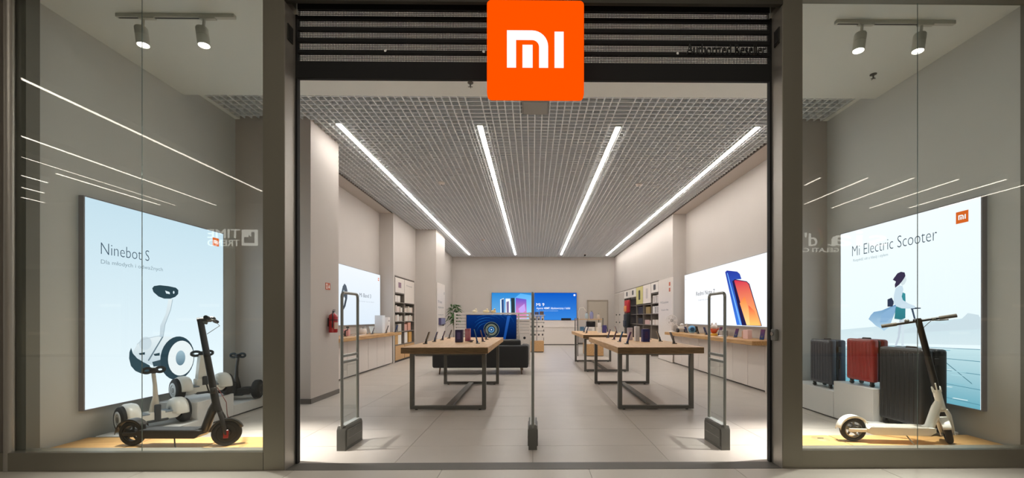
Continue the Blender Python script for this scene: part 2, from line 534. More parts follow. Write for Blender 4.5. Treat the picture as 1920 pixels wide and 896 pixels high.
# pillars between the windows and the opening; header above
for sgn, nm, xa, xb in ((-1, 'door_1', -2.30, -2.116), (1, 'door_2', 2.156, 2.33)):
    d = empty(nm, (0, 0, 0), kind='structure')
    B().box(xa, xb, 3.465, 3.64, 0, 4.06, .003).out('steel_jamb', STEEL if False else FRAME, d)
    xs = xb if sgn < 0 else xa
    B().box(min(xs, xs - sgn * .002), max(xs, xs - sgn * .002), 3.47, 3.635, .002, 4.0).out('jamb_cladding', STEEL, d)
    B().box(min(xs, xs - sgn * .02), max(xs, xs - sgn * .02), 3.622, 3.66, .0, 4.0).out('shutter_guide', SHUT, d)
    B().box(min(xa, xb), max(xa, xb), 3.64, 3.70, 0, 4.17).out('jamb_back', mat('jamb_paint', '#76746b', .6), d)
    zz_ = 3.70
    B().box(min(xs, xs - sgn * .012), max(xs, xs - sgn * .012), 3.50, 3.575, zz_, zz_ + .14, .002).out('cover_plate', mat('plate_dark', '#3a3933', .5, .5), d)
    B().box(min(xs, xs - sgn * .016), max(xs, xs - sgn * .016), 3.51, 3.565, zz_ + .02, zz_ + .12).out('cover_inset', mat('plate_dk2', '#23221f', .6), d)
struct(B().box(-4.75, 4.75, 3.465, 3.54, 4.10, 5.2).out('wall_front_header', mat('header_dark', '#4a473f', .5, .5)))
struct(B().box(-2.12, 2.16, 3.465, 3.50, 4.005, 4.10).out('trim_2', mat('header_dark', '#4a473f', .5, .5)))
# key switch on the right jamb
r = empty('key_switch', (2.156, 3.56, 1.15), 0, 'small metal key switch box on the right steel jamb', 'switch')
B().box(-.03, 0, -.035, .035, -.05, .05, .006).out('box', GREYP, r)
B().cyl((-.028, 0, .01), (-.042, 0, .01), .018, 12).out('lock', CHROME, r)
# mall walls beside the shop front
for sgn in (-1, 1):
    w = wall('wall_mall_left' if sgn < 0 else 'wall_mall_right', *(sorted((sgn * 4.53, sgn * 12))), 3.46, 3.9, 0, 5.2, m=GROUT)
    for zz_ in range(4):
        for cc in range(2):
            B().box(*sorted((sgn * (4.532 + cc * 1.2), sgn * (4.532 + (cc + 1) * 1.2 - .006))), 3.445, 3.459, zz_ * 1.42 - .60 if zz_ else 0, (zz_ + 1) * 1.42 - .606).out('wall_tile', mat('wall_tile_cream', '#b8b2a0', .35, noise=.06), w)

# ------------------------------------------------------------------ roller shutter, raised
sh = empty('roller_shutter', (0, 0, 0), 0, 'raised black roller shutter with perforated bands above the entrance', 'shutter')
holes = [(3.996, 4.053), (3.900, 3.962), (3.800, 3.862), (3.695, 3.762), (3.591, 3.662)]
top = 4.16
for z0, z1 in holes:
    B().box(-2.10, 2.14, 3.625, 3.655, z1, top, .003).out('solid_slat', SHUT, sh)
    B().box(-2.10, 2.14, 3.638, 3.640, z0, z1).out('perforated_slat', PERF, sh)
    top = z0
B().box(-2.10, 2.14, 3.622, 3.658, 3.434, 3.591, .004).out('bottom_rail', SHUT, sh)
for x, z in ((-1.315, 3.683), (-.44, 3.68), (1.30, 3.677)):
    B().cyl((x, 3.618, z), (x, 3.626, z), .012, 10).out('rivet', CHROME, sh)
# lettering standing in front of the shutter on the right
b = B().add(text_mesh('Authorized Reseller', 1.372, 2.085, 3.655, 3.745, 3.60, .012))
tag(b.out('lettering', mat('letter_black', '#0c0c0c', .4)), 'dark lettering reading Authorized Reseller in front of the shutter, right', 'lettering')

# ------------------------------------------------------------------ orange sign
ORG = emit_mat('#ff5200', .86)
sg = empty('shop_sign', (.022, 3.37, 3.496), 0, 'glowing square orange sign with white mi letters over the entrance', 'sign')
B().prism(rrect(-.396, .396, -.396, .396, .035, 6), -.07, -.02).out('orange_face', ORG, sg)
B().prism(rrect(-.372, .372, -.35, .38, .02), -.02, .055).out('back_housing', GREYP, sg)
b = logo_mesh(B(), -.2325, -.155, .462, .30, -.078, -.0705)
b.out('white_letters', emit_mat('#fdfaff', .9), sg)
B().box(-.30, -.24, .055, .12, .2, .55).out('bracket', LEGM, sg)
B().box(.24, .30, .055, .12, .2, .55).out('bracket', LEGM, sg)

# ------------------------------------------------------------------ track spots
def aim_head(parent, x, tilt, yaw, label_name='spot_head'):
    """cylinder spot head hanging from its adapter; local origin at the track"""
    M = Matrix.Translation((x, 0, -.155)) @ Matrix.Rotation(yaw, 4, 'Z') @ Matrix.Rotation(tilt, 4, 'Y')
    B().box(x - .02, x + .13, -.017, .017, -.047, -.02, .003).out('adapter', LAMPW, parent)
    B().cyl((x + .02, 0, -.04), (x + .01, 0, -.14), .012, 8).out('stem', LAMPW, parent)
    h = B().lathe([(0, .03), (.045, .03), (.05, .02), (.05, -.045), (.047, -.048), (.05, -.051), (.05, -.14), (.046, -.14), (.044, -.11), (0, -.11)], 20, M).out('spot_head', LAMPW, parent, 40)
    B().lathe([(0, -.126), (.043, -.126), (.043, -.128), (0, -.128)], 18, M).out('lens', emit_mat('#fff4e6', 14), h)
    ld = bpy.data.lights.new('spot', 'SPOT')
    ld.energy = SPOT * 2.6; ld.spot_size = math.radians(40); ld.spot_blend = 1.0; ld.shadow_soft_size = .04; ld.color = (1, .96, .90)
    lo = bpy.data.objects.new('spot_light', ld); SC.collection.objects.link(lo)
    lo.matrix_local = M @ Matrix.Translation((0, 0, -.15)); lo.parent = parent
    return h
for nm, x0, x1, y, hx, yaw, lb in (('left', -3.93, -2.82, 3.79, (-3.70, -3.13), 0, 'white track light bar with two spots in the left display window'),
                                   ('right', 2.92, 4.08, 3.80, (3.16, 3.74), 0, 'white track light bar with two spots in the right display window')):
    r = empty('track_light', (x0, y + .07, 4.17), 0, lb, 'track light', 'display window track lights')
    B().box(0, x1 - x0, -.018, .018, -.035, 0, .003).out('track', LAMPW, r)
    B().box(.02, x1 - x0 - .3, -.006, .006, -.037, -.034).out('track_slot', BLACK, r)
    for h in hx:
        aim_head(r, h - x0, .13 if nm == 'right' else -.13, 0)

# ------------------------------------------------------------------ mall side, seen only in reflections, plus added fill panels never seen
mc = struct(B().box(-24, 24, -8.0, 3.46, 5.45, 5.6).out('ceiling_mall', mat('mall_ceiling', '#8f8c84', .8)))
mw = struct(B().box(-24, 24, -8.0, -7.7, 0, 5.45).out('wall_mall_opposite', mat('mall_wall', '#6e675c', .7, noise=.1, nscale=.7)))
ML = emit_mat('#fff2e2', MALL)
MLT = [(-8.55, 1.3, -5.85), (-11.25, -1.0, -7.45), (-13.2, -4.3, -7.45), (-14.35, -4.3, -5.1), (-15.65, -5.3, -6.1), (-16.95, -6.3, -7.2),
       (8.2, -4.4, -5.1), (9.56, -4.4, -7.1), (10.88, -4.4, -7.6), (12.28, -4.5, -7.6), (13.67, -4.5, -7.55), (14.8, -4.9, -7.55),
       (-2.4, .8, -4.0), (-.8, .8, -4.0), (.8, .8, -4.0), (2.4, .8, -4.0)]
ML_FILL = emit_mat('#fff6ea', 7)  # glow of unseen panels added to brighten shopfront, mall floor and window displays
MLL = ['%s bright mall ceiling line mirrored across the left window' % o for o in ('highest long', 'second highest long', 'third highest long', 'short uppermost left-edge', 'short middle left-edge', 'short lowest left-edge')] + \
      ['%s thin mall ceiling line mirrored in the right window' % o for o in ('leftmost short', 'second from left', 'third from left', 'fourth from left', 'fifth from left', 'rightmost')] + \
      ['unseen fill light panel added before the entrance, %s' % o for o in ('far left', 'left of centre', 'right of centre', 'far right')]
for i, (x, a, c) in enumerate(MLT):
    r = empty('mall_line_and_fill_light', (x, a, 5.3), 0, MLL[i], 'ceiling light', 'line lights of the mall corridor')
    B().box(-.04, .04, c - a, 0, .002, .15).out('housing', LAMPW, r)
    (B().box(-.03, .03, c - a + .02, -.02, -.006, .0015) if i < 12 else B().box(-.15, .15, c - a + .02, -.02, -.006, .0015)).out('diffuser', ML if i < 12 else ML_FILL, r)
r = empty('thin_line_light', (-12.7, -2.6, 5.3), 0, 'fine line light in the mall ceiling, mirrored in the left window', 'ceiling light')
B().box(-.03, .03, -4.9, 0, .002, .15).out('housing', LAMPW, r)
B().box(-.008, .008, -4.88, -.02, -.006, .0015).out('diffuser', ML, r)
# signs across the corridor; they face the shop
SGN = emit_mat('#f4f0e4', 4.0)
s1 = empty('mall_sign', (-9.9, -7.6, 3.9), PI, 'pale shop sign reading TIME TREND across the mall, mirrored in the left window', 'sign')
# local x runs to world -x, so the words start at the logo end
B().prism([(0, 0), (.55, 0), (.55, .57), (0, .57)], 0, .04).out('logo_plate', SGN, s1)
B().prism([(.09, .09), (.46, .09), (.46, .30), (.30, .30), (.30, .38), (.20, .30), (.20, .48), (.09, .48)], -.01, -.001).out('logo_cutout', mat('sign_dark', '#4c463d', .6), s1)
B().add(text_mesh('TIME', .62, 1.75, .27, .58, 0, .03)).out('lettering', SGN, s1)
B().add(text_mesh('TREND', .62, 1.75, -.02, .2, 0, .03)).out('lettering', SGN, s1)
s2 = empty('mall_sign', (13.2, -7.6, 3.6), PI, 'white cafe sign reading sia /d GELATI CAFFE across the mall, mirrored in the right window', 'sign')
B().add(text_mesh('sia', .3, 2.45, .32, .86, 0, .03)).out('lettering', SGN, s2)
B().add(text_mesh("d'", 2.85, 3.3, .32, .8, 0, .03)).out('lettering', SGN, s2)
B().add(text_mesh('GELATI CAFFE', 2.05, 4.0, .1, .25, 0, .03)).out('small_lettering', SGN, s2)
B().prism([(2.78, .28), (2.62, .5), (2.72, .9), (2.84, 1.0), (2.76, .8), (2.72, .55)], -.03, 0).out('swoosh', emit_mat('#3f9a35', 1.2, '#e04a3a'), s2)
# dim shop openings across the corridor
for i, (x0, x1, c_) in enumerate(((-22, -14.5, '#c9b78f'), (-13.8, -8.6, '#9db0b8'), (8.8, 14.4, '#d0a468'), (15, 22, '#b7b7ae'))):
    r = empty('shopfront', ((x0 + x1) / 2, -7.66, 0), 0, ['far left', 'left', 'right', 'far right'][i] + ' dim lit shopfront across the mall corridor, mirrored in the glass', 'shopfront', 'shopfronts across the corridor')
    hw = (x1 - x0) / 2
    B().box(-hw, hw, 0, .04, .0, 3.1).out('lit_interior', emit_mat(c_, .35, '#3a342c'), r)
    B().box(-hw, -hw + .15, .04, .12, 0, 3.2).box(hw - .15, hw, .04, .12, 0, 3.2).box(-hw, hw, .04, .12, 3.05, 3.2).out('frame', FRAME, r)
    for k in range(6):
        xx = -hw + .6 + k * (2 * hw - 1.2) / 5
        B().box(xx - .35, xx + .35, .05, .10, .7 + (k % 3) * .5, .8 + (k % 3) * .5).out('shelf', emit_mat('#ffe9c4', .5), r)

# ================================================================== DISPLAY WINDOWS
def platform(x0, x1, lb, joints):
    r = empty('oak_platform', (0, 3.62, 0), 0, lb, 'platform')
    xs = [x0] + joints + [x1]
    for i in range(len(xs) - 1):
        B().box(xs[i] + .006, xs[i + 1] - .006, 0, .49, .012, .10, .003).out('platform_board', OAKP, r)
    B().box(x0 + .02, x1 - .02, .02, .47, 0, .07).out('platform_base', mat('recess_brown', '#54391f', .8), r)
platform(-4.47, -2.42, 'oak window platform carrying the black scooter, left window', [-3.79, -3.07])
platform(2.45, 4.47, 'oak window platform carrying the white scooter, right window', [3.02])
r = empty('power_outlet', (2.86, 3.99, .10), 0, 'small round floor outlet in the oak platform of the right window', 'outlet')
B().lathe([(0, .004), (.075, .004), (.08, 0)], 18).out('cover', mat('outlet_tan', '#a58a5f', .5), r, 40)
B().box(-.03, .03, -.004, .004, .004, .008).out('slot', BLACK, r)

def plinth(name, x0, x1, y0, y1, h, lb, z0=0.0):
    r = empty(name, ((x0 + x1) / 2, (y0 + y1) / 2, 0), 0, lb, 'plinth', None)
    a, b_ = (x1 - x0) / 2, (y1 - y0) / 2
    B().box(-a, a, -b_, b_, .018, h, .004).out('block', WHITEP, r)
    B().box(-a + .02, a - .02, -b_ + .015, b_ - .015, 0, .018).out('base_recess', BLACK, r)
    return r
plinth('white_plinth', 3.88, 4.40, 5.178, 6.05, .357, 'low white plinth at the rear of the right window, under the dark blue suitcase')
plinth('white_plinth', 3.88, 4.40, 4.572, 5.175, .488, 'tall middle white plinth in the right window, under the red suitcase')
plinth('white_plinth', 3.80, 4.40, 4.13, 4.569, .12, 'lowest front white plinth in the right window, under the big black suitcase')
plinth('white_plinth', -4.42, -3.93, 5.36, 6.08, .15, 'low rear white plinth in the left window, under the black balance scooter')
plinth('white_plinth', -4.42, -3.93, 4.78, 5.357, .31, 'taller middle white plinth in the left window, under the tall white balance scooter')
plinth('white_plinth', -4.42, -3.90, 4.13, 4.777, .105, 'flat front white plinth in the left window, under the small white balance scooter')

# ---- light boxes
def lightbox(name, loc, rz, w, h, lb, frame_col='#8f898c', c0='#e3eff7', c1='#bfd9ea', strength=1.06, depth=.055):
    """local x right, z up, picture at y=-depth, facing -y"""
    r = empty(name, loc, rz, lb, 'light box')
    fm = mat('lightbox_frame_' + frame_col, frame_col, .55)
    B().box(-.012, w + .012, -depth + .004, 0, -.012, 0).box(-.012, w + .012, -depth + .004, 0, h, h + .012).box(-.012, 0, -depth + .004, 0, 0, h).box(w, w + .012, -depth + .004, 0, 0, h).out('frame', fm, r)
    B().box(0, w, -depth, -.001, 0, h).out('lit_panel', emit_mat(c0, strength, c1), r)
    return r
def pr(b_or_poly, name, col, parent, lay=1, strength=.95, col2=None, depth=.055, axis='Z'):
    y = -depth - .0006 * lay
    if isinstance(b_or_poly, list):
        b = B().flat(b_or_poly, y)
    else:
        b = b_or_poly
    return b.out(name, emit_mat(col, strength * 1.0, col2, axis), parent, recalc=False)
def prt(s, x0, x1, z0, z1, col, parent, lay=3, depth=.055, bold=0.0, strength=.95, name='printed_text'):
    return B().add(text_mesh(s, x0, x1, z0, z1, -depth - .0006 * lay, bold=bold)).out(name, emit_mat(col, strength), parent, recalc=False)
def logo_print(x, z, s, parent, depth=.055):
    B().flat([(x, z), (x + s, z), (x + s, z + s), (x, z + s)], -depth - .002).out('printed_logo_ground', emit_mat('#f0702a', .8), parent, recalc=False)
    logo_mesh(B(), x + .2 * s, z + .3 * s, .6 * s, .4 * s, -depth - .0032, -depth - .0026).out('printed_logo', emit_mat('#ffffff', .95), parent)

LEFT = {
 'pad': [(0.7, 1.255), (0.723, 1.283), (0.795, 1.299), (0.91, 1.297), (1.013, 1.285), (1.048, 1.257), (1.045, 1.209), (1.004, 1.171), (0.935, 1.145), (0.852, 1.142), (0.779, 1.164), (0.716, 1.212)],
 'hole1': [(0.865, 1.24), (0.88, 1.205), (0.93, 1.20), (0.925, 1.225)],
 'hole2': [(0.994, 1.227), (0.99, 1.213), (0.982, 1.207), (0.973, 1.212), (0.97, 1.225), (0.973, 1.238), (0.982, 1.244), (0.99, 1.239)],
 'stem': [(0.91, 1.136), (0.97, 1.139), (0.944, 1.012), (0.868, 0.83), (0.843, 0.68), (0.795, 0.683), (0.803, 0.816), (0.876, 0.966)],
 'body': [(0.522, 0.612), (0.594, 0.664), (0.731, 0.686), (0.827, 0.696), (0.961, 0.675), (1.031, 0.609), (0.827, 0.382), (0.716, 0.358), (0.624, 0.39), (0.522, 0.458), (0.465, 0.519)],
 'wheelL': [(0.454, 0.582), (0.435, 0.535), (0.431, 0.467), (0.451, 0.382), (0.5, 0.32), (0.572, 0.28), (0.654, 0.274), (0.688, 0.31), (0.669, 0.363), (0.594, 0.408), (0.522, 0.458), (0.472, 0.518)],
 'padA': [(0.539, 0.512), (0.612, 0.52), (0.612, 0.491), (0.551, 0.494)],
 'padB': [(0.716, 0.489), (0.795, 0.497), (0.795, 0.463), (0.731, 0.466)],
 'gap': [(0.827, 0.689), (0.84, 0.68), (0.662, 0.415), (0.644, 0.42)],
 'under': [(0.70, 0.398), (0.811, 0.414), (0.82, 0.34), (0.716, 0.341)],
}
lb1 = lightbox('light_box', (-4.485, 4.05, .39), PI / 2, 1.78, 2.11, 'glowing poster of a white balance scooter on the wall of the left window', c0='#eaf3fa', c1='#c6dcea')
DK = '#2f4650'
pr(LEFT['body'], 'printed_body', '#c9d7e2', lb1, 1, .95, '#eef5fa')
pr(circ(.62, .62, .075), 'printed_shade', '#d3dfe9', lb1, 2)
pr(LEFT['stem'], 'printed_stem', '#c4d3df', lb1, 2, .95, '#edf4f9')
pr(LEFT['pad'], 'printed_knee_pad', DK, lb1, 3)
pr(LEFT['hole1'], 'printed_hole', '#e6f2fa', lb1, 4); pr(LEFT['hole2'], 'printed_hole', '#dcebf5', lb1, 4)
pr(LEFT['wheelL'], 'printed_tire', '#324a55', lb1, 3)
pr(LEFT['padA'], 'printed_foot_pad', DK, lb1, 3); pr(LEFT['padB'], 'printed_foot_pad', DK, lb1, 3)
pr([(0.97, 1.139), (0.944, 1.012), (0.868, 0.83), (0.843, 0.68), (0.835, 0.68), (0.860, 0.832), (0.936, 1.014), (0.962, 1.139)], 'printed_edge', '#a9bac6', lb1, 4)
pr([(0.522, 0.612), (0.594, 0.664), (0.731, 0.686), (0.80, 0.694), (0.80, 0.702), (0.729, 0.694), (0.590, 0.672), (0.516, 0.616)], 'printed_edge', '#c3d0da', lb1, 4)
pr(LEFT['gap'], 'printed_edge', '#6d808c', lb1, 4); pr(LEFT['under'], 'printed_underside', '#3b515c', lb1, 4)
pr(circ(1.043, .41, .242, 30, .270), 'printed_tire', '#2c434e', lb1, 5)
pr(circ(1.088, .405, .186, 30, .219), 'printed_rim', '#f3f8fb', lb1, 6)
pr(circ(1.077, .408, .069, 20, .094), 'printed_hub', '#5f7c8d', lb1, 7, .95, '#a9c3d1')
prt('Ninebot S', .142, .665, 1.566, 1.686, '#3e5264', lb1, bold=-.014)
prt('Dla młodych i odważnych', .142, .835, 1.455, 1.515, '#93a5b1', lb1)
logo_print(1.588, 1.915, .112, lb1)

RIGHT = {
 'hair': [(0.846, 1.379), (0.874, 1.412), (0.911, 1.452), (0.958, 1.465), (1.005, 1.451), (1.016, 1.412), (1.0, 1.385), (0.974, 1.352), (0.935, 1.313), (0.879, 1.277), (0.874, 1.318), (0.89, 1.353)],
 'face': [(0.975, 1.40), (1.016, 1.405), (1.03, 1.36), (1.005, 1.314), (0.974, 1.298), (0.95, 1.325)],
 'coat': [(0.883, 1.27), (0.935, 1.301), (0.974, 1.295), (0.989, 1.251), (0.966, 1.167), (0.982, 1.124), (1.058, 1.078), (1.139, 1.048), (1.132, 1.023), (1.058, 1.02), (0.966, 1.025), (0.903, 1.048), (0.857, 1.093), (0.862, 1.187)],
 'dress': [(0.97, 1.22), (1.013, 1.20), (1.016, 1.108), (1.013, 0.91), (0.966, 0.889), (0.867, 0.899), (0.883, 1.027)],
 'bag': [(0.771, 1.141), (0.83, 1.16), (0.865, 1.1), (0.841, 1.05), (0.771, 1.051)],
 'cape': [(0.89, 1.077), (0.685, 1.004), (0.569, 0.988), (0.523, 0.949), (0.485, 0.895), (0.541, 0.856), (0.596, 0.811), (0.667, 0.782), (0.72, 0.748), (0.779, 0.789), (0.813, 0.837), (0.846, 0.91), (0.89, 1.012)],
 'capeB': [(0.883, 1.056), (0.821, 1.035), (0.685, 0.956), (0.66, 0.85), (0.76, 0.86), (0.838, 0.925), (0.874, 0.998)],
 'leg1': [(0.935, 0.896), (0.974, 0.896), (0.935, 0.666), (0.879, 0.525), (0.854, 0.523), (0.911, 0.679)],
 'leg2': [(0.958, 0.896), (0.997, 0.896), (0.997, 0.726), (0.989, 0.534), (0.958, 0.531), (0.963, 0.725)],
 'stem': [(1.085, 1.019), (1.11, 1.018), (1.154, 0.855), (1.132, 0.855)],
 'bar': [(1.081, 1.036), (1.204, 1.026), (1.204, 1.016), (1.081, 1.011)],
}
lb2 = lightbox('light_box', (4.485, 5.77, .39), -PI / 2, 1.815, 2.11, 'glowing poster of a person riding a scooter on the wall of the right window', c0='#e4f1f8', c1='#f4f9fd')
W2 = 1.815
pr([(0, .56), (W2, .64), (W2, .92), (0, .74)], 'printed_sea', '#e3f0f7', lb2, 1, .95, '#d3e7f1')
pr([(.9, .74), (1.1, .80), (1.25, .82), (1.4, .86), (1.47, .84), (1.57, .90), (1.62, .88), (1.70, .96), (1.80, .94), (W2, .90), (W2, .80), (.9, .72)], 'printed_skyline', '#d5e4ee', lb2, 2)
pr([(0, 0), (W2, 0), (W2, .60), (1.35, .57), (.9, .57), (0, .50)], 'printed_boardwalk', '#6cb0c4', lb2, 2, .95, '#cfeaf2')
for k, (a, c) in enumerate(((.545, .60), (.47, .48), (.37, .35), (.25, .20), (.12, .05))):
    pr([(0, a), (W2, c), (W2, c - .006), (0, a - .004)], 'printed_plank_joint', '#4f8ea2', lb2, 3)
pr([(1.45, .46), (1.74, .25), (1.74, .242), (1.445, .455)], 'printed_plank_joint', '#3b6f80', lb2, 3)
for k in range(46):
    u = random.uniform(.1, 1.6); v = random.uniform(.02, .56)
    pr([(u, v), (u + random.uniform(.1, .2), v + .004), (u + .16, v + .012), (u + .02, v + .010)], 'printed_grain', random.choice(['#b4dde8', '#5fa3b6', '#dff2f7', '#8fc6d6']), lb2, 4)
pr(RIGHT['leg1'], 'printed_leg', '#c9d3e2', lb2, 5); pr(RIGHT['leg2'], 'printed_leg', '#dbe7f2', lb2, 5)
pr(RIGHT['cape'], 'printed_cape', '#b7d5ee', lb2, 6, .95, '#6c9dca'); pr(RIGHT['capeB'], 'printed_cape_fold', '#8fb6dd', lb2, 7)
pr(RIGHT['bag'], 'printed_backpack', '#2f3a55', lb2, 7)
pr(RIGHT['dress'], 'printed_dress', '#2e7f8c', lb2, 7, .9, '#3f9aa6')
pr(RIGHT['coat'], 'printed_blouse', '#d3e4f3', lb2, 8)
pr(RIGHT['face'], 'printed_face', '#dfe8ef', lb2, 8); pr(RIGHT['hair'], 'printed_hair', '#3d3450', lb2, 9)
pr(RIGHT['stem'], 'printed_scooter_stem', '#3a4b60', lb2, 6); pr(RIGHT['bar'], 'printed_handlebar', '#2e3d52', lb2, 6)
prt('Mi Electric Scooter', .21, 1.386, 1.763, 1.905, '#4a5a68', lb2, bold=-.014)
prt('Rozpędź się z klasą i stylem', .229, .774, 1.675, 1.725, '#9fb0ba', lb2)
logo_print(1.585, 1.89, .122, lb2)

# ---- kick scooter
def kick_scooter(name, loc, rz, body, lb, lean, steer, grey, bar_half=.25):
    r = empty(name, loc, rz, lb, 'scooter')
    WR = .118
    def wheel(nm, M):
        t = B().lathe([(WR - .035, -.02), (WR - .02, -.026), (WR - .006, -.02), (WR, -.008), (WR, .008), (WR - .006, .02), (WR - .02, .026), (WR - .035, .02), (WR - .035, -.02)], 36, M)
        w = t.out(nm, RUBBER, r, 50)
        h = B().lathe([(WR - .034, -.014), (WR - .034, .014), (WR - .046, .018), (WR - .046, -.018), (WR - .034, -.014)], 30, M)
        h.lathe([(0, -.026), (.032, -.026), (.036, -.02), (.036, .02), (.032, .026), (0, .026)], 20, M)
        for k in range(5):
            t_ = 2 * PI * k / 5
            h.tube([M @ Vector((.028 * math.cos(t_), .028 * math.sin(t_), 0)), M @ Vector(((WR - .04) * math.cos(t_ + .25), (WR - .04) * math.sin(t_ + .25), 0))], .009, 8)
        if body is SCB and nm == 'front_wheel':
            h.lathe([(0, -.013), (.076, -.013), (.076, .013), (0, .013)], 28, M)
        h.out('hub', grey, w, 40)
        return w
    Rx = Matrix.Rotation(PI / 2, 4, 'X')
    wheel('rear_wheel', Matrix.Translation((-.44, 0, WR)) @ Rx)
    # deck
    B().prism([(-.33, .095), (-.30, .085), (.20, .085), (.255, .12), (.25, .155), (.22, .158), (-.32, .158), (-.34, .14)], -.072, .072, M=None).out('deck', body, r, 30)
    B().box(-.30, .20, -.062, .062, .158, .163, .002).out('deck_grip', mat('grip_beige', '#a49e90', .9) if body is SCW else RUBBER, r)
    B().box(-.50, -.31, -.045, -.036, .10, .135, .006).box(-.50, -.31, .036, .045, .10, .135, .006).out('rear_arm', body, r)
    # rear fender
    f = B(); R_ = WR + .018
    pts = [(-.44 + R_ * math.cos(math.radians(a)), WR + R_ * math.sin(math.radians(a))) for a in range(35, 176, 14)]
    for i in range(len(pts) - 1):
        (a0, b0), (a1, b1) = pts[i], pts[i + 1]
        n = .008
        f.quad([(a0, -.036, b0), (a1, -.036, b1), (a1, .036, b1), (a0, .036, b0)])
        f.quad([(a0, -.036, b0), (a0, -.040, b0 - .02), (a1, -.040, b1 - .02), (a1, -.036, b1)])
        f.quad([(a0, .036, b0), (a1, .036, b1), (a1, .040, b1 - .02), (a0, .040, b0 - .02)])
    fo = f.out('rear_fender', body, r, 50)
    md = fo.modifiers.new('thick', 'SOLIDIFY'); md.thickness = .006
    B().tube([(-.34, 0, .15), (-.345, 0, .20)], .02, 8).out('fender_mount', body, r)
    # neck from deck to head
    fx = .44; tl = math.atan(lean)           # backwards tilt of the steering axis
    head = Vector((fx - .055 - .20 * lean, 0, .40))
    B().tube([(.18, 0, .125), (.25, 0, .16), head + Vector((-.03, 0, -.06)), head + Vector((-.0, 0, -.0))], [.03, .036, .034, .03], 12, flat=1.15).out('neck', body, r, 50)
    ax = Vector((-math.sin(tl), 0, math.cos(tl)))
    B().tube([head - ax * .07, head + ax * .06], [.034, .03], 14).out('head_tube', body, r, 50)
    # steering assembly, turned about the axis
    S = Matrix.Translation(head) @ Matrix.Rotation(steer, 4, ax) @ Matrix.Translation(-head)
    base = Vector((fx, 0, WR))
    off = Vector((.035, 0, 0))
    wheel('front_wheel', S @ Matrix.Translation(base) @ Rx)
    fk = B()
    crown = head - ax * .085 + off * .5
    for s_ in (-1, 1):
        fk.tube([S @ (crown + Vector((0, s_ * .030, 0))), S @ (crown + Vector((.02, s_ * .042, -.05))), S @ (base + Vector((-.01, s_ * .042, .02))), S @ (base + Vector((0, s_ * .042, -.015)))], [.016, .019, .017, .012], 10)
    fk.tube([S @ (crown + Vector((0, -.035, 0))), S @ (crown + Vector((0, .035, 0)))], .018, 8)
    fk.tube([S @ crown, S @ (head + ax * .02)], [.022, .026], 10)
    fk.out('fork', body, r, 50)
    # front fender
    f = B(); R_ = WR + .016
    pts = [(R_ * math.cos(math.radians(a)), R_ * math.sin(math.radians(a))) for a in range(20, 171, 15)]
    for i in range(len(pts) - 1):
        (a0, b0), (a1, b1) = pts[i], pts[i + 1]
        def Q(x, y, z): return tuple(S @ (base + Vector((x, y, z))))
        f.quad([Q(a0, -.03, b0), Q(a1, -.03, b1), Q(a1, .03, b1), Q(a0, .03, b0)])
        f.quad([Q(a0, -.03, b0), Q(a0 * .86, -.035, b0 * .86), Q(a1 * .86, -.035, b1 * .86), Q(a1, -.03, b1)])
        f.quad([Q(a0, .03, b0), Q(a1, .03, b1), Q(a1 * .86, .035, b1 * .86), Q(a0 * .86, .035, b0 * .86)])
    fo = f.out('front_fender', body, r, 50)
    md = fo.modifiers.new('thick', 'SOLIDIFY'); md.thickness = .005
    for s_ in (-1, 1):
        B().box(fx - .02, fx + .02, s_ * .048 - .004, s_ * .048 + .004, WR - .045, WR + .03, .004, M=S).out('fork_reflector', mat('reflector_red', '#8f1f1a', .3) if body is SCB else SCW, r)
    # column: folding joint, then the stem
    top = head + ax * .80
    dark = mat('column_dark', '#26221f', .38, .3) if body is SCW else body
    B().tube([S @ (head + ax * .05), S @ (head + ax * .12)], [.032, .03], 12).box(-.02, .02, -.034, .034, -.03, .03, .006, M=S @ Matrix.Translation(head + ax * .12)).out('folding_joint', body, r, 50)
    B().tube([S @ (head + ax * .12), S @ (head + ax * .20), S @ top], [.026, .027, .024], 14, flat=1.1).out('steering_column', dark, r, 50)
    B().tube([S @ (head + ax * .10 + Vector((-.035, 0, 0))), S @ (head + ax * .17 + Vector((-.045, 0, .01)))], .006, 6).out('folding_lever', body, r)
    bx = top + Vector((.085, 0, .0))
    st = B().tube([S @ (top + Vector((-.02, 0, -.01))), S @ (top + Vector((.03, 0, .0))), S @ bx], [.026, .025, .022], 12)
    st.out('stem_head', dark, r, 50)
    hb = B().tube([S @ (bx + Vector((0, -bar_half + .11, 0))), S @ (bx + Vector((0, bar_half - .11, 0)))], .0125, 12).out('handlebar', dark, r, 50)
    for s_ in (-1, 1):
        B().tube([S @ (bx + Vector((0, s_ * (bar_half - .12), 0))), S @ (bx + Vector((0, s_ * bar_half, 0)))], .0175, 12).out('grip', mat('grip_taupe', '#5b5347', .8) if body is SCW else RUBBER, hb, 50)
    B().tube([S @ (bx + Vector((.015, -.11, -.01))), S @ (bx + Vector((.05, -.16, -.018))), S @ (bx + Vector((.055, -.22, -.022)))], .006, 8).box(-.016, .016, -.13, -.10, -.018, .012, .004, M=S @ Matrix.Translation(bx)).out('brake_lever', GREYP, r, 50)
    B().box(-.022, .022, -.03, .03, .006, .026, .006, M=S @ Matrix.Translation(bx)).out('display', BLACK, r)
    B().ball((0, 0, 0), (.02, .02, .018), 8, M=S @ Matrix.Translation(bx + Vector((.0, .075, .018)))).out('bell', GREYP, r, 60)
    B().tube([S @ (top + Vector((.02, 0, -.025))), S @ (top + Vector((.055, 0, -.03)))], .017, 12).out('headlight', GREYP, r, 50)
    cab = [S @ (bx + Vector((.03, -.1, -.01))), S @ (bx + Vector((.07, -.04, -.06))), S @ (top - ax * .14 + Vector((.03, 0, 0)))]
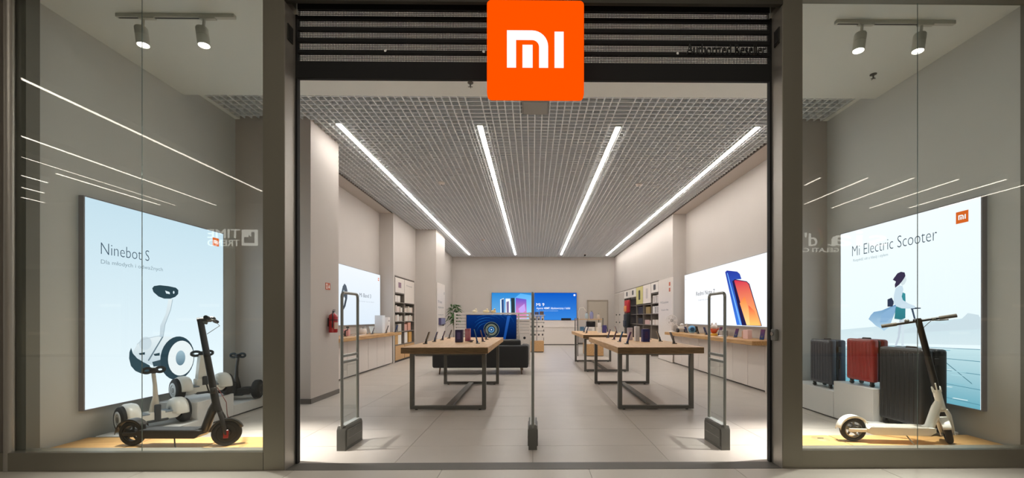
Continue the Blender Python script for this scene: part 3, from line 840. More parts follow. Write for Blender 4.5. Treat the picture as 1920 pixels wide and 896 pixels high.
    B().tube(cab, .0028, 6).out('brake_cable', mat('cable', '#6b665e' if body is SCB else '#b0837a', .5), r)
    lowc = [S @ (head + ax * .15 + Vector((.03, .01, 0))), S @ (head + Vector((.075, .02, .0))), S @ (crown + Vector((.05, .04, -.03))), S @ (base + Vector((.02, .05, .06)))]
    B().tube(lowc, .0032, 6).out('wheel_cable', mat('cable_red', '#8a4a44', .5), r)
    B().tube([(.0, -.05, .09), (.035, -.085, .02), (.05, -.09, .004)], .0055, 8).out('kickstand', GREYP if body is SCW else BLACK, r)
    return r
kick_scooter('kick_scooter', (-3.327, 3.84, .10), math.radians(-1), SCB, 'black electric kick scooter on the oak platform in the left window', .19, math.radians(30), mat('hub_dark', '#24221f', .5, .2))
kick_scooter('kick_scooter', (3.558, 3.865, .10), math.radians(-6), SCW, 'white electric kick scooter with turned handlebar in the right window', .24, math.radians(58), mat('hub_grey', '#85837e', .3, .7), .275)

# ---- balance scooters (axle along local x, riding towards -y)
def balance_scooter(name, loc, rz, lb, body, tall, hubm, pad_w=.05, black=False):
    r = empty(name, loc, rz, lb, 'balance scooter')
    WR = .135
    half = .255
    fm = BLACK if black else body
    for s_ in (-1, 1):
        M = Matrix.Translation((s_ * half, 0, WR)) @ Matrix.Rotation(s_ * PI / 2, 4, 'Y')
        w = B().lathe([(.085, -.04), (WR - .02, -.045), (WR - .004, -.03), (WR, 0), (WR - .004, .03), (WR - .02, .04), (.088, .042), (.085, -.04)], 34, M).out('wheel', RUBBER, r, 50)
        B().lathe([(0, .040), (.06, .040), (.063, .046), (.086, .044), (.092, .036), (.086, .02), (.0, .02)], 30, M).out('hub_cap', hubm, w, 50)
        B().lathe([(.052, .0412), (.057, .0412), (.057, .0416), (.052, .0416), (.052, .0412)], 26, M).out('hub_ring', GREYP, w)
        B().lathe([(0, .0404), (.032, .043), (.0, .044)], 18, M).out('hub_center', mat('hub_mid', '#6a6a66', .4) if not black else BLACK, w, 50)
        if not black:
            # fender: a part-shell arched over the wheel
            Mf = Matrix.Translation((s_ * (half - .04), 0, WR)) @ Matrix.Rotation(s_ * PI / 2, 4, 'Y')
            f = B().lathe([(.04, -.088), (WR - .04, -.084), (WR - .01, -.072), (WR + .008, -.065), (WR + .022, -.03), (WR + .020, .02), (WR + .006, .045)], 18, Mf, ang=math.radians(190), a0=math.radians(85 if s_ > 0 else -95))
            fo = f.out('fender', body, r, 60)
            md = fo.modifiers.new('thick', 'SOLIDIFY'); md.thickness = .006
    # body beam and foot pads
    B().prism([(-.205, .10), (-.17, .075), (.17, .075), (.205, .10), (.205, .145), (.06, .165), (-.06, .165), (-.205, .145)], -.075, .075).out('body', body, r, 30)
    B().box(-.10, .10, -.085, .085, .06, .09, .012).out('battery_cover', TURQ, r, 30)
    for s_ in (-1, 1):
        B().box(*sorted((s_ * .065, s_ * .19)), -.09, .09, .148, .164, .006).out('foot_pad', mat('foot_pad_grey', '#7e8890', .7) if not black else RUBBER, r)
    # steering stem
    if tall:
        B().prism([(-.075, .12), (.075, .12), (.07, .22), (.06, .40), (.042, .53), (-.042, .53), (-.055, .40), (-.07, .22)], -.045, .035).out('stem', body, r, 30)
        B().box(-.09, .09, -.06, .06, .13, .25, .03, seg=2).out('stem_boot', body, r, 40)
        B().box(-.03, .03, -.072, -.045, .10, .27, .01).out('front_panel', TURQ, r)
        z = .53
    else:
        B().tube([(0, 0, .13), (0, -.01, .24), (0, -.025, .33), (0, -.01, .46), (0, .02, .56), (0, .03, .61)], [.055, .04, .024, .019, .019, .017], 12, flat=.8).out('stem', SCB if black else mat('stem_beige', '#cfc8ba', .35), r, 50)
        B().box(-.026, .026, -.10, -.055, .075, .25, .012, seg=2).out('front_panel', TURQ if not black else BLACK, r, 40)
        z = .60
    # padded knee bar: two lobes with an opening each
    for s_ in (-1, 1):
        pts = [(s_ * (.018 + pad_w * .75 * (1 + math.cos(t))), .02 + 0 * t, z + .02 + .026 * math.sin(t)) for t in [2 * PI * k / 18 for k in range(18)]]
        pts.append(pts[0])
        B().tube(pts, .0155, 8, cap=False).out('knee_pad', mat('pad_dark', '#252c30', .6), r, 60)
    B().ball((0, .02, z + .012), (.042, .028, .032), 10).out('pad_center', BLACK, r, 60)
    B().lathe([(0, .04), (.02, .04), (.02, .046), (0, .046)], 14, Matrix.Translation((0, .02, z))).out('display', GREYP, r)
    return r
BW_ = mat('balance_white', '#e4e2da', .3, coat=.4)
HW = mat('hub_white', '#cfd3d4', .35)
balance_scooter('balance_scooter', (-4.17, 4.50, .105), math.radians(62), 'small white balance scooter behind the black kick scooter in the left window', BW_, False, HW)
balance_scooter('balance_scooter', (-4.10, 5.07, .31), math.radians(60), 'tall white balance scooter with thick stem on the middle plinth, left window', BW_, True, HW, .062)
balance_scooter('balance_scooter', (-4.18, 5.76, .15), math.radians(14), 'black balance scooter at the rear corner of the left window', mat('balance_black', '#1c1c1d', .35), False, BLACK, .048, black=True)

# ---- suitcases (wide face towards local -x)
def suitcase(loc, rz, w, h, d, m1, m2, lb):
    """w along y, d along x, standing on four casters"""
    r = empty('suitcase', loc, rz, lb, 'suitcase', 'ribbed trolley suitcases in the right window')
    z0 = .055
    def shell(y0, y1, m, nm):
        s = B().box(0, w, y0, y1, z0, h, .03, seg=3).out(nm, m, r, 50)
        n = max(5, int(w / .055))
        rb = B()
        for k in range(n):
            xx = .045 + (w - .09) * k / (n - 1)
            yy = y0 if nm == 'front_shell' else y1
            rb.box(xx - .012, xx + .012, yy - .004, yy + .004, z0 + .04, h - .04, .003)
        rb.out('rib', m, s, 40)
        return s
    dd = d / 2
    shell(-dd, -.012, m1, 'front_shell')
    shell(.012, dd, m2, 'back_shell')
    B().box(.012, w - .012, -.014, .014, z0 + .012, h - .012, .02, seg=2).out('zip_band', BLACK, r)
    # casters at the corners
    for cx_ in (.05, w - .05):
        for cy_ in (-dd + .04, dd - .04):
            c_ = B().box(cx_ - .018, cx_ + .018, cy_ - .018, cy_ + .018, .035, z0 + .012, .006)
            c_.tube([(cx_ - .014, cy_, .021), (cx_ + .014, cy_, .021)], .021, 14)
            c_.out('caster', BLACK, r, 40)
    B().tube([(w / 2 - .06, -.0, h - .005), (w / 2 - .055, -.0, h + .008), (w / 2 + .055, -.0, h + .008), (w / 2 + .06, 0, h - .005)], .009, 8).out('top_handle', BLACK, r, 50)
    B().tube([(w + .0, 0, h * .42), (w + .022, 0, h * .44), (w + .022, 0, h * .60), (w + .0, 0, h * .62)], .009, 8).out('side_handle', BLACK, r, 50)
    B().box(w - .004, w + .012, -.012, .03, h - .16, h - .09, .004).out('lock', BLACK, r)
    return r
# local x runs along world -y so that the wide face looks towards world -x and the thin side to the camera
NAVY = mat('case_greyblue', '#3e424c', .35); NAVY2 = mat('case_navy', '#2a3b50', .35)
REDC = mat('case_red', '#9c2a26', .32, coat=.2); BLC = mat('case_black', '#1d1e1f', .4)
suitcase((4.04, 5.70, .357), -PI / 2, .40, .65, .22, NAVY, NAVY2, 'dark grey-blue ribbed suitcase, furthest back on the low plinth, right window')
suitcase((4.04, 5.05, .488), -PI / 2, .40, .56, .20, REDC, mat('case_red_dark', '#7d211f', .35), 'red ribbed suitcase on the tall middle plinth, right window')
suitcase((4.075, 4.57, .12), -PI / 2, .52, .86, .27, BLC, BLC, 'big black ribbed suitcase on the front plinth, behind the white scooter')

# ================================================================== STORE INTERIOR
# security gates
def gate(loc, rz, lb):
    r = empty('security_gate', loc, rz, lb, 'security gate', 'anti-theft gates at the entrance')
    # panel lies in the local yz plane, y 0..0.34
    L, H = .33, 1.55
    fr = B()
    R = .03
    path = [(0, 0, .12), (0, 0, H - .04)] + [(0, .04 - .04 * math.cos(t), H - .04 + .04 * math.sin(t)) for t in (.4, .8, 1.2, 1.57)] + \
           [(0, L - .04 + .04 * math.sin(t), H - .04 + .04 * math.cos(t)) for t in (0, .4, .8, 1.2)] + [(0, L, H - .05), (0, L, .12)]
    fr.tube(path, .014, 12, flat=1.0).out('frame_tube', GATE, r, 50)
    for z in (.865, .925):
        B().box(-.009, .009, .01, L - .01, z - .014, z + .014, .004).out('crossbar', GATE, r)
    B().box(-.0025, .0025, .02, L - .02, .24, .85).out('clear_panel', GLASS, r)
    B().prism([(-.02, .0), (L + .02, .0), (L + .02, .20), (L, .235), (.0, .235), (-.02, .20)], -.042, .042, 'yz').out('base', GATEB, r, 30)
    for s_ in (-1, 1):
        B().box(*sorted((s_ * .042, s_ * .050)), .0, L, .03, .20, .006).out('base_cover', GATEB, r)
        B().box(*sorted((s_ * .050, s_ * .0525)), .02, L - .02, .11, .114).out('cover_groove', mat('groove_light', '#9d9a92', .4, .5), r)
        B().add(text_mesh('///', -.02, .02, -.008, .012), Matrix.Translation((s_ * .0515, .17, .17)) @ Matrix.Rotation(PI / 2, 4, 'Z')).out('maker_mark', mat('groove_light', '#9d9a92', .4, .5), r)
    B().box(-.03, .03, .0, L, .236, .246, .004).out('base_top', mat('gate_cap', '#c9c9c4', .3, .5), r)
    return r
GATE = mat('gate_grey', '#92948f', .35, .3)
GATEB = mat('gate_base', '#6d6c66', .45, .3)
gate((-1.872, 3.985, 0), math.radians(-2), 'left security gate at the entrance, before the left table')
gate((0.0, 4.0, 0), 0, 'middle security gate seen edge-on in the centre of the entrance')
gate((1.895, 3.97, 0), math.radians(2), 'right security gate at the entrance, before the right table')

# tables
def table(loc, lb, L=2.86, W=1.18):
    r = empty('display_table', loc, 0, lb, 'table', 'long oak display tables')
    w = W / 2
    B().box(-w, w, 0, L, .815, .90, .004).out('tabletop', OAKY, r)
    B().box(-w, w, -.0015, 0, .818, .897).out('front_edge', mat('oak_end', '#705736', .6, col2='#5a4528', nscale=4, stretch=(2, 1, 14)), r)
    B().box(-w, w, L, L + .0015, .818, .897).out('rear_edge', mat('oak_end', '#84683f', .6), r)
    B().box(-.50, .50, .22, .28, .775, .815).box(-.50, .50, L - .46, L - .40, .775, .815).box(-.50, -.45, .25, L - .43, .78, .815).box(.45, .50, .25, L - .43, .78, .815).out('apron', LEGM, r)
    for y in (.25, L - .43):
        for s_ in (-1, 1):
            B().box(*sorted((s_ * .482, s_ * .537)), y - .03, y + .03, .055, .80, .002).out('leg', LEGM, r)
        B().box(-.537, .537, y - .03, y + .03, .012, .058, .002).out('foot_bar', LEGM, r)
        B().cyl((-.45, y, 0), (-.45, y, .014), .02).cyl((.45, y, 0), (.45, y, .014), .02).out('glide', BLACK, r)
    B().box(-.05, .05, .28, L - .46, .016, .050, .002).out('stretcher', LEGM, r)
    return r
table((-1.20, 5.50, 0), 'oak display table with dark steel frame, left of the aisle before the sofa')
table((1.75, 5.50, 0), 'nearest right oak display table with dark steel frame, beside the counter')
table((1.78, 9.52, 0), 'second oak display table on the right, behind the nearest one')

# phones on slanted stands
PH = [mat('phone_black', '#17171b', .2), mat('phone_blue', '#243a6b', .2), mat('phone_violet', '#3b3560', .2), mat('phone_grey', '#5a5d63', .25)]
SCRN = [emit_mat('#5a78b8', .16, '#c77aa0'), emit_mat('#3d5fa8', .16, '#9fd0e8'), emit_mat('#b8627a', .16, '#e8c08a')]
def phone(x, y, z, side, lb, group, k=0, h=.165, w=.078, tilt=.33, thick=.011):
    """side -1: screen towards -x, leaning to +x"""
    r = empty('display_phone', (x, y, z), 0, lb, 'phone', group)
    M = Matrix.Rotation(-side * tilt, 4, 'Y')
    B().box(-thick / 2, thick / 2, -w / 2, w / 2, .012, .012 + h, .004, M=M).out('phone_body', PH[k % 4], r)
    B().box(*sorted((side * (thick / 2), side * (thick / 2 + .0008))), -w / 2 + .004, w / 2 - .004, .016, .008 + h, M=M).out('screen', SCRN[k % 3], r)
    B().box(-.03, .03, -.028, .028, 0, .012, .003).box(*sorted((-side * .006, -side * .03)), -.012, .012, .01, .075, .002).out('stand', GREYP, r)
    return r
zt = .90
g1 = 'phones on stands on the left display table'
rows = [(-1.657, 6.244), (-1.653, 6.79), (-1.641, 7.32), (-1.64, 7.9)]
for i, (x, y) in enumerate(rows):
    phone(x, y, zt, -1, '%s upright phone along the left edge of the left display table' % ORD[i], g1, i, .185 if i == 0 else .165)
rows = [(-.853, 6.30), (-.833, 6.85), (-.85, 7.5), (-.858, 8.1)]
for i, (x, y) in enumerate(rows):
    phone(x, y, zt, 1, '%s upright phone along the right edge of the left display table' % ORD[i], g1, i + 1, .22 if i == 0 else .19, tilt=.28)
g2 = 'phones on stands on the nearest right display table'
for i, (x, y) in enumerate([(1.44, 6.19), (1.45, 6.77), (1.49, 7.45), (1.50, 8.1)]):
    phone(x, y, zt, -1, '%s upright phone along the left edge of the nearest right table' % ORD[i], g2, i, .185 if i == 0 else .17)
for i, (x, y) in enumerate([(2.20, 6.25), (2.18, 6.87), (2.19, 7.55)]):
    phone(x, y, zt, 1, '%s upright phone along the right edge of the nearest right table' % ORD[i], g2, i + 3, .18, tilt=.36)
g3 = 'phones on the second right display table'
for i, (x, y) in enumerate([(1.40, 10.6), (1.42, 11.3)]):
    phone(x, y, zt, -1, '%s small phone on the left side of the second right table' % ORD[i], g3, i)
for i, (x, y) in enumerate([(2.13, 11.4), (2.2, 10.5), (2.2, 12.1)]):
    phone(x, y, zt, 1, '%s phone on the right side of the second right table' % ['middle', 'nearest', 'furthest'][i], g3, i + 1, .18)
r = empty('flat_phone', (-1.02, 6.70, zt), .5, 'dark phone lying low beside the box on the left display table', 'phone')
B().box(-.035, .035, -.07, .07, .004, .012, .003, M=Matrix.Rotation(-.3, 4, 'Y') @ Matrix.Translation((0, 0, .015))).out('phone_body', PH[0], r)
B().box(-.02, .02, -.02, .02, 0, .02).out('stand', GREYP, r)

# carton boxes / cubes on the tables
def carton(x, y, z, w, d, h, col, lb, col2=None, rz=0, name='product_box', cat='box', group=None, face=None, motif=None):
    r = empty(name, (x, y, z), rz, lb, cat, group)
    m = mat('carton_%s_%s' % (col, col2), col, .45, col2=col2, nscale=9) if col2 else mat('carton_' + col, col, .45)
    B().box(-w / 2, w / 2, -d / 2, d / 2, 0, h, .002).out('carton', m, r)
    if face:
        B().box(-w * .42, w * .42, -d / 2 - .0012, -d / 2, h * .08, h * .92).out('front_print', mat('carton_' + face, face, .4), r)
    if motif:
        B().prism(rrect(-w * .22, w * .22, h * .25, h * .8, .01), -d / 2 - .002, -d / 2 - .0013).out('motif', mat('carton_' + motif, motif, .4), r)
    return r
carton(-1.215, 6.70, zt, .118, .118, .205, '#2e2c4d', 'dark blue product cube on the middle of the left table', face='#3a3560', motif='#5c5585')
carton(-1.125, 7.02, zt, .085, .085, .215, '#c98c9c', 'pink patterned box right behind the dark cube on the left table', '#a64b63')
carton(-1.33, 7.3, zt, .05, .05, .17, '#ddd6d2', 'slim pale box behind the dark cube on the left table')
carton(1.895, 6.78, zt, .115, .115, .215, '#2b2f6b', 'dark blue product cube on the middle of the nearest right table', face='#2c2f68', motif='#43305c')
carton(1.80, 6.98, zt, .07, .10, .255, '#e6e4e2', 'tall white box just left of the blue cube, nearest right table')
carton(1.77, 7.35, zt, .08, .09, .22, '#cfc3c8', 'pale pinkish box behind the white box on the nearest right table', '#b9aab4')
carton(1.93, 10.9, zt, .11, .11, .205, '#3f4076', 'violet-blue cube on the second right table', face='#4b4580')
carton(1.83, 11.1, zt, .08, .10, .27, '#e9e7e4', 'tall white box beside the violet cube on the second right table')

# wall counters
def counter(loc, rz, L, n, lb, depth=.62):
    """runs along local x (0..L), front towards local -y, wall at y=depth-ish"""
    r = empty('wall_counter', loc, rz, lb, 'counter')
    B().box(0, L, -.27, depth - .27, .825, .90, .004).out('worktop', OAK, r)
    B().box(.05, L, .03, depth - .27, .06, .825, .002).out('cabinet_body', WHITE, r)
    B().box(.07, L, .06, depth - .30, 0, .06).out('toe_kick', mat('kick_dark', '#4c463f', .6), r)
    w = (L - .10) / n
    for k in range(n):
        B().box(.07 + k * w + .002, .07 + (k + 1) * w - .002, .012, .028, .075, .80, .002).out('door', WHITE, r)
    B().box(.02, .05, .0, depth - .27, 0, .825, .003).out('end_panel', WHITE, r)
    return r
# right: local x -> world -y ... start at the near end
counter_r = empty('wall_counter', (4.05, 6.96, 0), PI / 2, 'white cabinet counter with oak top along the right wall', 'counter')
def build_counter(r, L, n, side, wall_off):
    """r at the cabinet front line, local x along the wall away from the viewer, local y towards the shop for side=1"""
    f = side
    def yb(a, b): return sorted((f * a, f * b))
    B().box(-.03, L, *yb(.27, -wall_off), .825, .90, .004).out('worktop', OAK, r)
    B().box(.05, L, *yb(-.02, -wall_off), .06, .825, .002).out('cabinet_body', WHITE, r)
    B().box(.07, L, *yb(-.05, -wall_off), 0, .06).out('toe_kick', mat('kick_dark', '#4c463f', .6), r)
    B().box(.0, .05, *yb(.0, -wall_off), 0, .825, .003).out('end_panel', WHITE, r)
    w = (L - .05) / n
    for k in range(n):
        B().box(.05 + k * w + .004, .05 + (k + 1) * w - .004, *yb(-.018, 0), .03, .80, .002).out('door', WHITE, r)
build_counter(counter_r, 4.6, 8, 1, .35)
counter_l = empty('wall_counter', (-4.0, 7.04, 0), PI / 2, 'white cabinet counter with oak top along the left wall', 'counter')
build_counter(counter_l, 4.5, 8, -1, .37)
for nm, x0, x1, y0, y1 in (('trim_3', 4.39, 4.41, 6.95, 11.6), ('trim_4', -4.39, -4.37, 7.03, 11.6)):
    struct(B().box(x0, x1, y0, y1, .90, 1.13).out(nm, WALL))

# bay screens
scr = lightbox('light_box', (4.36, 11.42, 1.135), -PI / 2, 4.12, 1.37, 'wide bright screen with two phones above the right wall counter', '#8d8f92', '#f4f8fd', '#fbfcff', .9)
pr([(2.417, 1.189), (2.497, 1.218), (2.95, 1.14), (3.056, 1.081), (3.125, 0.967), (2.841, 0.983), (2.767, 0.946), (3.227, 0.03), (3.193, 0.02), (2.935, 0.015)], 'printed_phone_back', '#3f7be0', scr, 1, .95, '#2b3a9e')
pr([(2.50, 1.16), (2.53, 1.16), (3.13, .03), (3.06, .03)], 'printed_phone_edge', '#78b4ff', scr, 2)
pr([(2.74, .955), (2.845, .99), (3.33, .903), (3.435, .84), (3.87, .012), (3.15, .012)], 'printed_phone_rim', '#241f4a', scr, 2)
pr([(2.83, 0.948), (2.85, .972), (3.326, 0.888), (3.41, 0.83), (3.845, 0.02), (3.33, 0.02)], 'printed_phone_screen', '#ffb36a', scr, 3, .98, '#d0304f')
pr([(3.33, .02), (3.06, .47), (3.25, .60), (3.6, .02)], 'printed_glow', '#ffd58a', scr, 4, 1.0, '#ff7a3d')
pr([(3.45, .02), (3.40, .42), (3.62, .30), (3.80, .02)], 'printed_flower', '#ffc26b', scr, 5, 1.0, '#e0523f')
prt('Redmi Note 7', .816, 1.904, .745, .85, '#55555c', scr)
prt('Legenda powraca', .95, 1.75, .60, .65, '#b9bcc4', scr)
prt('mi', .06, .14, 1.22, 1.28, '#c9ccd2', scr)
scl = lightbox('light_box', (-4.36, 7.9, 1.135), PI / 2, 3.54, 1.37, 'wide bright screen with a dark wristband above the left wall counter', '#8d8f92', '#dfecf8', '#f1f7fd', .86)
pr([(1.241, 0.746), (1.30, 0.88), (1.385, 0.954), (1.474, 0.912), (1.534, 0.806), (1.522, 0.612), (1.432, 0.43), (1.316, 0.326), (1.20, 0.309)], 'printed_band', '#3a4048', scl, 1, .9, '#5b6570')
pr([(1.287, 0.547), (1.374, 0.659), (1.415, 0.607), (1.345, 0.441)], 'printed_band_face', '#e4eef6', scl, 2)
pr([(1.33, .80), (1.38, .80), (1.39, .72), (1.34, .70)], 'printed_band_button', '#9fb0bd', scl, 2)
prt('Mi Band 3', 2.18, 2.90, .69, .79, '#6f7680', scl)
prt('Twój trener na co dzień', 2.0, 3.1, .56, .61, '#b4bcc6', scl)
logo_print(3.38, 1.20, .08, scl)

# fire extinguisher and its sign on the left column
r = empty('fire_extinguisher', (-3.28, 6.68, 1.06), 0, 'red fire extinguisher hanging on the left wall column', 'fire extinguisher')
B().lathe([(0, 0), (.062, 0), (.068, .01), (.068, .25), (.062, .285), (.03, .31), (.02, .32), (0, .32)], 22).out('cylinder', RED, r, 50)
B().tube([(0, 0, .31), (0, 0, .36)], .016, 10).box(-.012, .012, -.01, .05, .345, .36, .003).box(-.01, .01, -.005, .06, .372, .38, .003).out('valve', BLACK, r, 40)
B().tube([(0, -.02, .34), (.02, -.06, .33), (.03, -.075, .24), (.02, -.072, .08)], .009, 8).out('hose', BLACK, r, 50)
B().lathe([(.0683, .20), (.0690, .20), (.0690, .212), (.0683, .212)], 22).out('strap', BLACK, r)
B().prism(circ(0, 0, 1, 3), 0, .001).box(-.0, .0005, 0, .0005, 0, .0005).box(.05, .0695, -.032, .032, .06, .18).out('instruction_label', mat('label_cream', '#d9b9a8', .5), r) if False else B().lathe([(.0685, .06), (.0692, .06), (.0692, .17), (.0685, .17)], 8, ang=1.2, a0=-.9).out('instruction_label', mat('label_cream', '#d9b9a8', .5), r)
B().box(-.075, -.05, -.03, .03, .10, .24).out('wall_bracket', BLACK, r)
r = empty('fire_sign', (-3.357, 6.58, 1.763), PI / 2, 'small red and white fire equipment sign on the left wall column', 'sign')
B().box(0, .15, -.004, 0, 0, .11).out('plate', mat('sign_red', '#c2562f', .5), r)
B().box(.012, .062, -.0052, -.004, .015, .095).out('flame_field', mat('sign_white', '#efe6dd', .5), r)
B().box(.024, .046, -.006, -.0052, .025, .08, 0).out('cylinder_symbol', mat('sign_red', '#c2562f', .5), r)
B().prism([(.085, .03), (.10, .07), (.11, .09), (.125, .06), (.13, .03), (.11, .02)], -.0055, -.004).out('flame_symbol', mat('sign_white', '#efe6dd', .5), r)

# graphic panel and tablet on the rear left pillar
r = empty('graphic_panel', (-3.282, 13.82, .20), PI / 2, 'tall white graphic panel on the side of the rear left pillar', 'panel')
B().box(.03, 1.24, -.015, 0, 0, 2.32, .002).out('board', WHITE, r)
for s_, a_, b_, c_, d_ in (('Mi Home', .15, .75, 1.62, 1.72), ('Inteligentny dom', .15, 1.05, 1.42, 1.52), ('w zasięgu ręki', .15, 1.0, 1.18, 1.24)):
    B().add(text_mesh(s_, a_, b_, c_, d_, -.0158)).out('printed_text', mat('print_grey', '#6c6c72', .5), r)
B().box(1.08, 1.16, -.0165, -.015, 1.95, 2.05).out('logo_patch', mat('print_grey2', '#9b9ba0', .5), r)
r = empty('wall_tablet', (-3.268, 14.05, 1.06), PI / 2, 'violet tablet box mounted on the rear left pillar panel', 'tablet')
B().box(0, .70, -.09, 0, 0, .24, .01).out('case', mat('tablet_violet', '#4a4468', .4), r)
B().box(.05, .65, -.092, -.09, .03, .21).out('screen', mat('tablet_screen', '#8f8fb0', .2), r)
B().box(.62, .70, -.05, 0, -.04, .02).out('arm', GREYP, r)

# ---- shelving
SHF = mat('shelf_frame', '#7b736a', .5)
def shelf_unit(name, loc, rz, L, H, ys, cols, lb, depth=.30, z0=0.0):
    """local x along the wall, front at y=0 facing -y, back at y=depth; shelf heights in ys, uprights at cols"""
    r = empty(name, loc, rz, lb, 'shelving')
    B().box(0, L, depth - .012, depth, z0, H).out('back_panel', mat('shelf_back', '#d6cfc6', .6), r)
    for c_ in cols:
        B().box(c_ - .014, c_ + .014, 0, depth - .012, z0, H, .001).out('upright', SHF, r)
    for z in ys:
        B().box(.014, L - .014, .002, depth - .012, z - .012, z + .012).out('shelf', SHF, r)
    B().box(0, L, 0, depth - .012, H - .02, H).out('top_rail', SHF, r)
    return r
# left unit: local x -> +y world, front towards +x
sl = shelf_unit('shelf_unit', (-3.985, 11.72, 0), PI / 2, 1.92, 2.53, [.50, .89, 1.19, 1.465, 1.76, 2.03], [.014, .86, 1.906], 'left wall shelving with white boxes and wooden base')
for k in range(2):
    B().box(.03 + k * .86, .84 + k * 1.05, -.006, .26, .06, .48, .002).out('base_cabinet', OAKY, sl)
B().box(0, 1.92, .02, .28, 0, .06).out('plinth', BLACK, sl)
B().box(.03, .845, -.004, .0, 2.05, 2.49).out('poster_panel', WHITE, sl)
B().box(.30, .55, -.006, -.004, 2.20, 2.36).out('poster_motif', mat('poster_mauve', '#8d6f80', .5), sl)
B().box(.875, 1.89, -.004, .0, 1.77, 2.49).out('poster_panel', WHITE, sl)
B().add(text_mesh('Mi Ecosystem', 1.05, 1.65, 2.28, 2.34, -.005)).out('poster_text', mat('print_grey', '#6c6c72', .5), sl)

def box_on_shelf(unit_loc, rz, lx, ly, z, w, d, h, col, lb, group, motif=None):
    c, s = math.cos(rz), math.sin(rz)
    x = unit_loc[0] + c * lx - s * ly; y = unit_loc[1] + s * lx + c * ly
    return carton(x, y, z, w, d, h, col, lb, None, rz, 'product_box', 'box', group, motif, None)
cells = [(.03, .84, 1.202, 'second open shelf from the bottom'), (.03, .84, 1.477, 'third open shelf from the bottom'), (.88, 1.88, 1.202, 'second open shelf from the bottom'), (.88, 1.88, 1.477, 'third open shelf from the bottom')]
cols_ = ['#efe9e3', '#e2d8ce', '#f4efe9', '#d8cabf']
for ci, (a, c_, z, nm) in enumerate(cells):
    n = 5 if ci < 2 else 6
    side = 'near' if ci < 2 else 'far'
    for k in range(n):
        w = (c_ - a) / n
        h = random.choice([.14, .17, .20])
        box_on_shelf((-3.985, 11.72), PI / 2, a + w * (k + .5), .12, z, w * .8, .14, h, cols_[k % 4], '%s white box on the %s, %s bay, left shelving' % (['first', 'second', 'third', 'fourth', 'fifth', 'sixth'][k], nm.replace(' from the bottom', '').replace('second', 'lower').replace('third', 'upper'), side), 'small boxes in the %s bay, %s, left shelving' % (side, nm), random.choice([None, '#cbb9ae', '#e9d3cc']))
for k, (lx, col, h, nm) in enumerate(((.20, '#efe7df', .2, 'cream box on the upper left cell of the left shelving'), (.48, '#f0eae4', .2, 'white box in the middle of the upper left cell, left shelving'))):
    box_on_shelf((-3.985, 11.72), PI / 2, lx, .12, 1.772, .24, .16, h, col, nm, None)
for lx, col, h, z, nm in ((.22, '#4b4640', .2, .902, 'dark small box in the near bay below the white boxes, left shelving'), (.55, '#cfc8bf', .22, .902, 'pale box beside the dark box, left shelving'),
                          (1.1, '#d9a79b', .2, .902, 'pinkish box in the far bay, left shelving'), (1.5, '#e0a48f', .25, .902, 'salmon pink box, far end of the left shelving'),
                          (.55, '#efece6', .36, .512, 'tall white box in the near bay above the wooden base, left shelving'), (.25, '#c79a5a', .36, .512, 'tan box in the near bay above the wooden base, left shelving'),
                          (1.15, '#efece6', .34, .512, 'tall white box in the far bay above the wooden base, left shelving'), (1.6, '#dba758', .34, .512, 'ochre box in the far bay above the wooden base, left shelving')):
    box_on_shelf((-3.985, 11.72), PI / 2, lx, .12, z, .30, .16, h, col, nm, None)

# right unit: local x -> -y world (starts at the far end), front towards -x
YR = 17.72
sr = shelf_unit('shelf_unit', (4.02, YR, 0), -PI / 2, 4.85, 2.50, [1.06, 1.44, 1.78], [.014, 2.05, 3.02, 4.02, 4.836], 'right wall shelving with posters, boxes and hanging backpacks', .31)
B().box(2.06, 4.82, .002, .28, 2.10, 2.12).out('shelf', SHF, sr)
for a, c_, z0, z1, col, mo in ((.03, 1.0, 2.14, 2.47, '#e4ddd4', '#4a4a4c'), (1.03, 2.03, 2.14, 2.47, '#e4ddd4', '#3a3a3c'), (2.07, 3.0, 1.82, 2.47, '#cfc67f', '#2e2d22'), (3.04, 4.0, 1.82, 2.47, '#e6dcd4', '#c9c0bd'), (4.04, 4.82, 2.14, 2.47, '#e8e1d9', '#4a4a4c')):
    B().box(a, c_, -.006, 0, z0, z1).out('poster_panel', mat('poster_' + col, col, .5), sr)
    m_ = (a + c_) / 2; hh = (z1 - z0)
    B().prism(rrect(m_ - .12, m_ + .12, z0 + hh * .25, z0 + hh * .8, .04), -.009, -.006).out('poster_motif', mat('motif_' + mo, mo, .5), sr)
B().box(0.03, 2.04, .26, .29, .0, 2.1).out('back_board', mat('niche_dark', '#4a433c', .7), sr)
def shelf_box_r(lx, z, w, h, col, lb, group=None, motif=None):
    return box_on_shelf((4.02, YR), -PI / 2, lx, .12, z, w, .16, h, col, lb, group, motif)
for lx, z, w, h, col, lb in ((2.5, 1.452, .62, .27, '#1f1a1c', 'black box in the second bay of the right shelving'), (2.5, 1.072, .6, .22, '#26221f', 'dark box on the lower shelf, second bay, right shelving'),
                             (3.5, 1.452, .5, .24, '#9c8342', 'gold-brown box in the third bay of the right shelving'), (3.4, 1.072, .55, .16, '#cba9a0', 'pinkish low box, third bay, right shelving'),
                             (3.85, 1.072, .2, .13, '#ddd3c9', 'small pale box beside the pinkish box, right shelving')):
    shelf_box_r(lx, z, w, h, col, lb)
for k in range(3):
    shelf_box_r(4.17 + .24 * k, 1.792, .2, .26, ['#e9e4dd', '#b9b4ae', '#e9e4dd'][k], '%s box on the upper open shelf, nearest bay, right shelving' % ['left', 'middle', 'right'][k], 'boxes on the upper open shelf, right shelving', '#cfc6be')
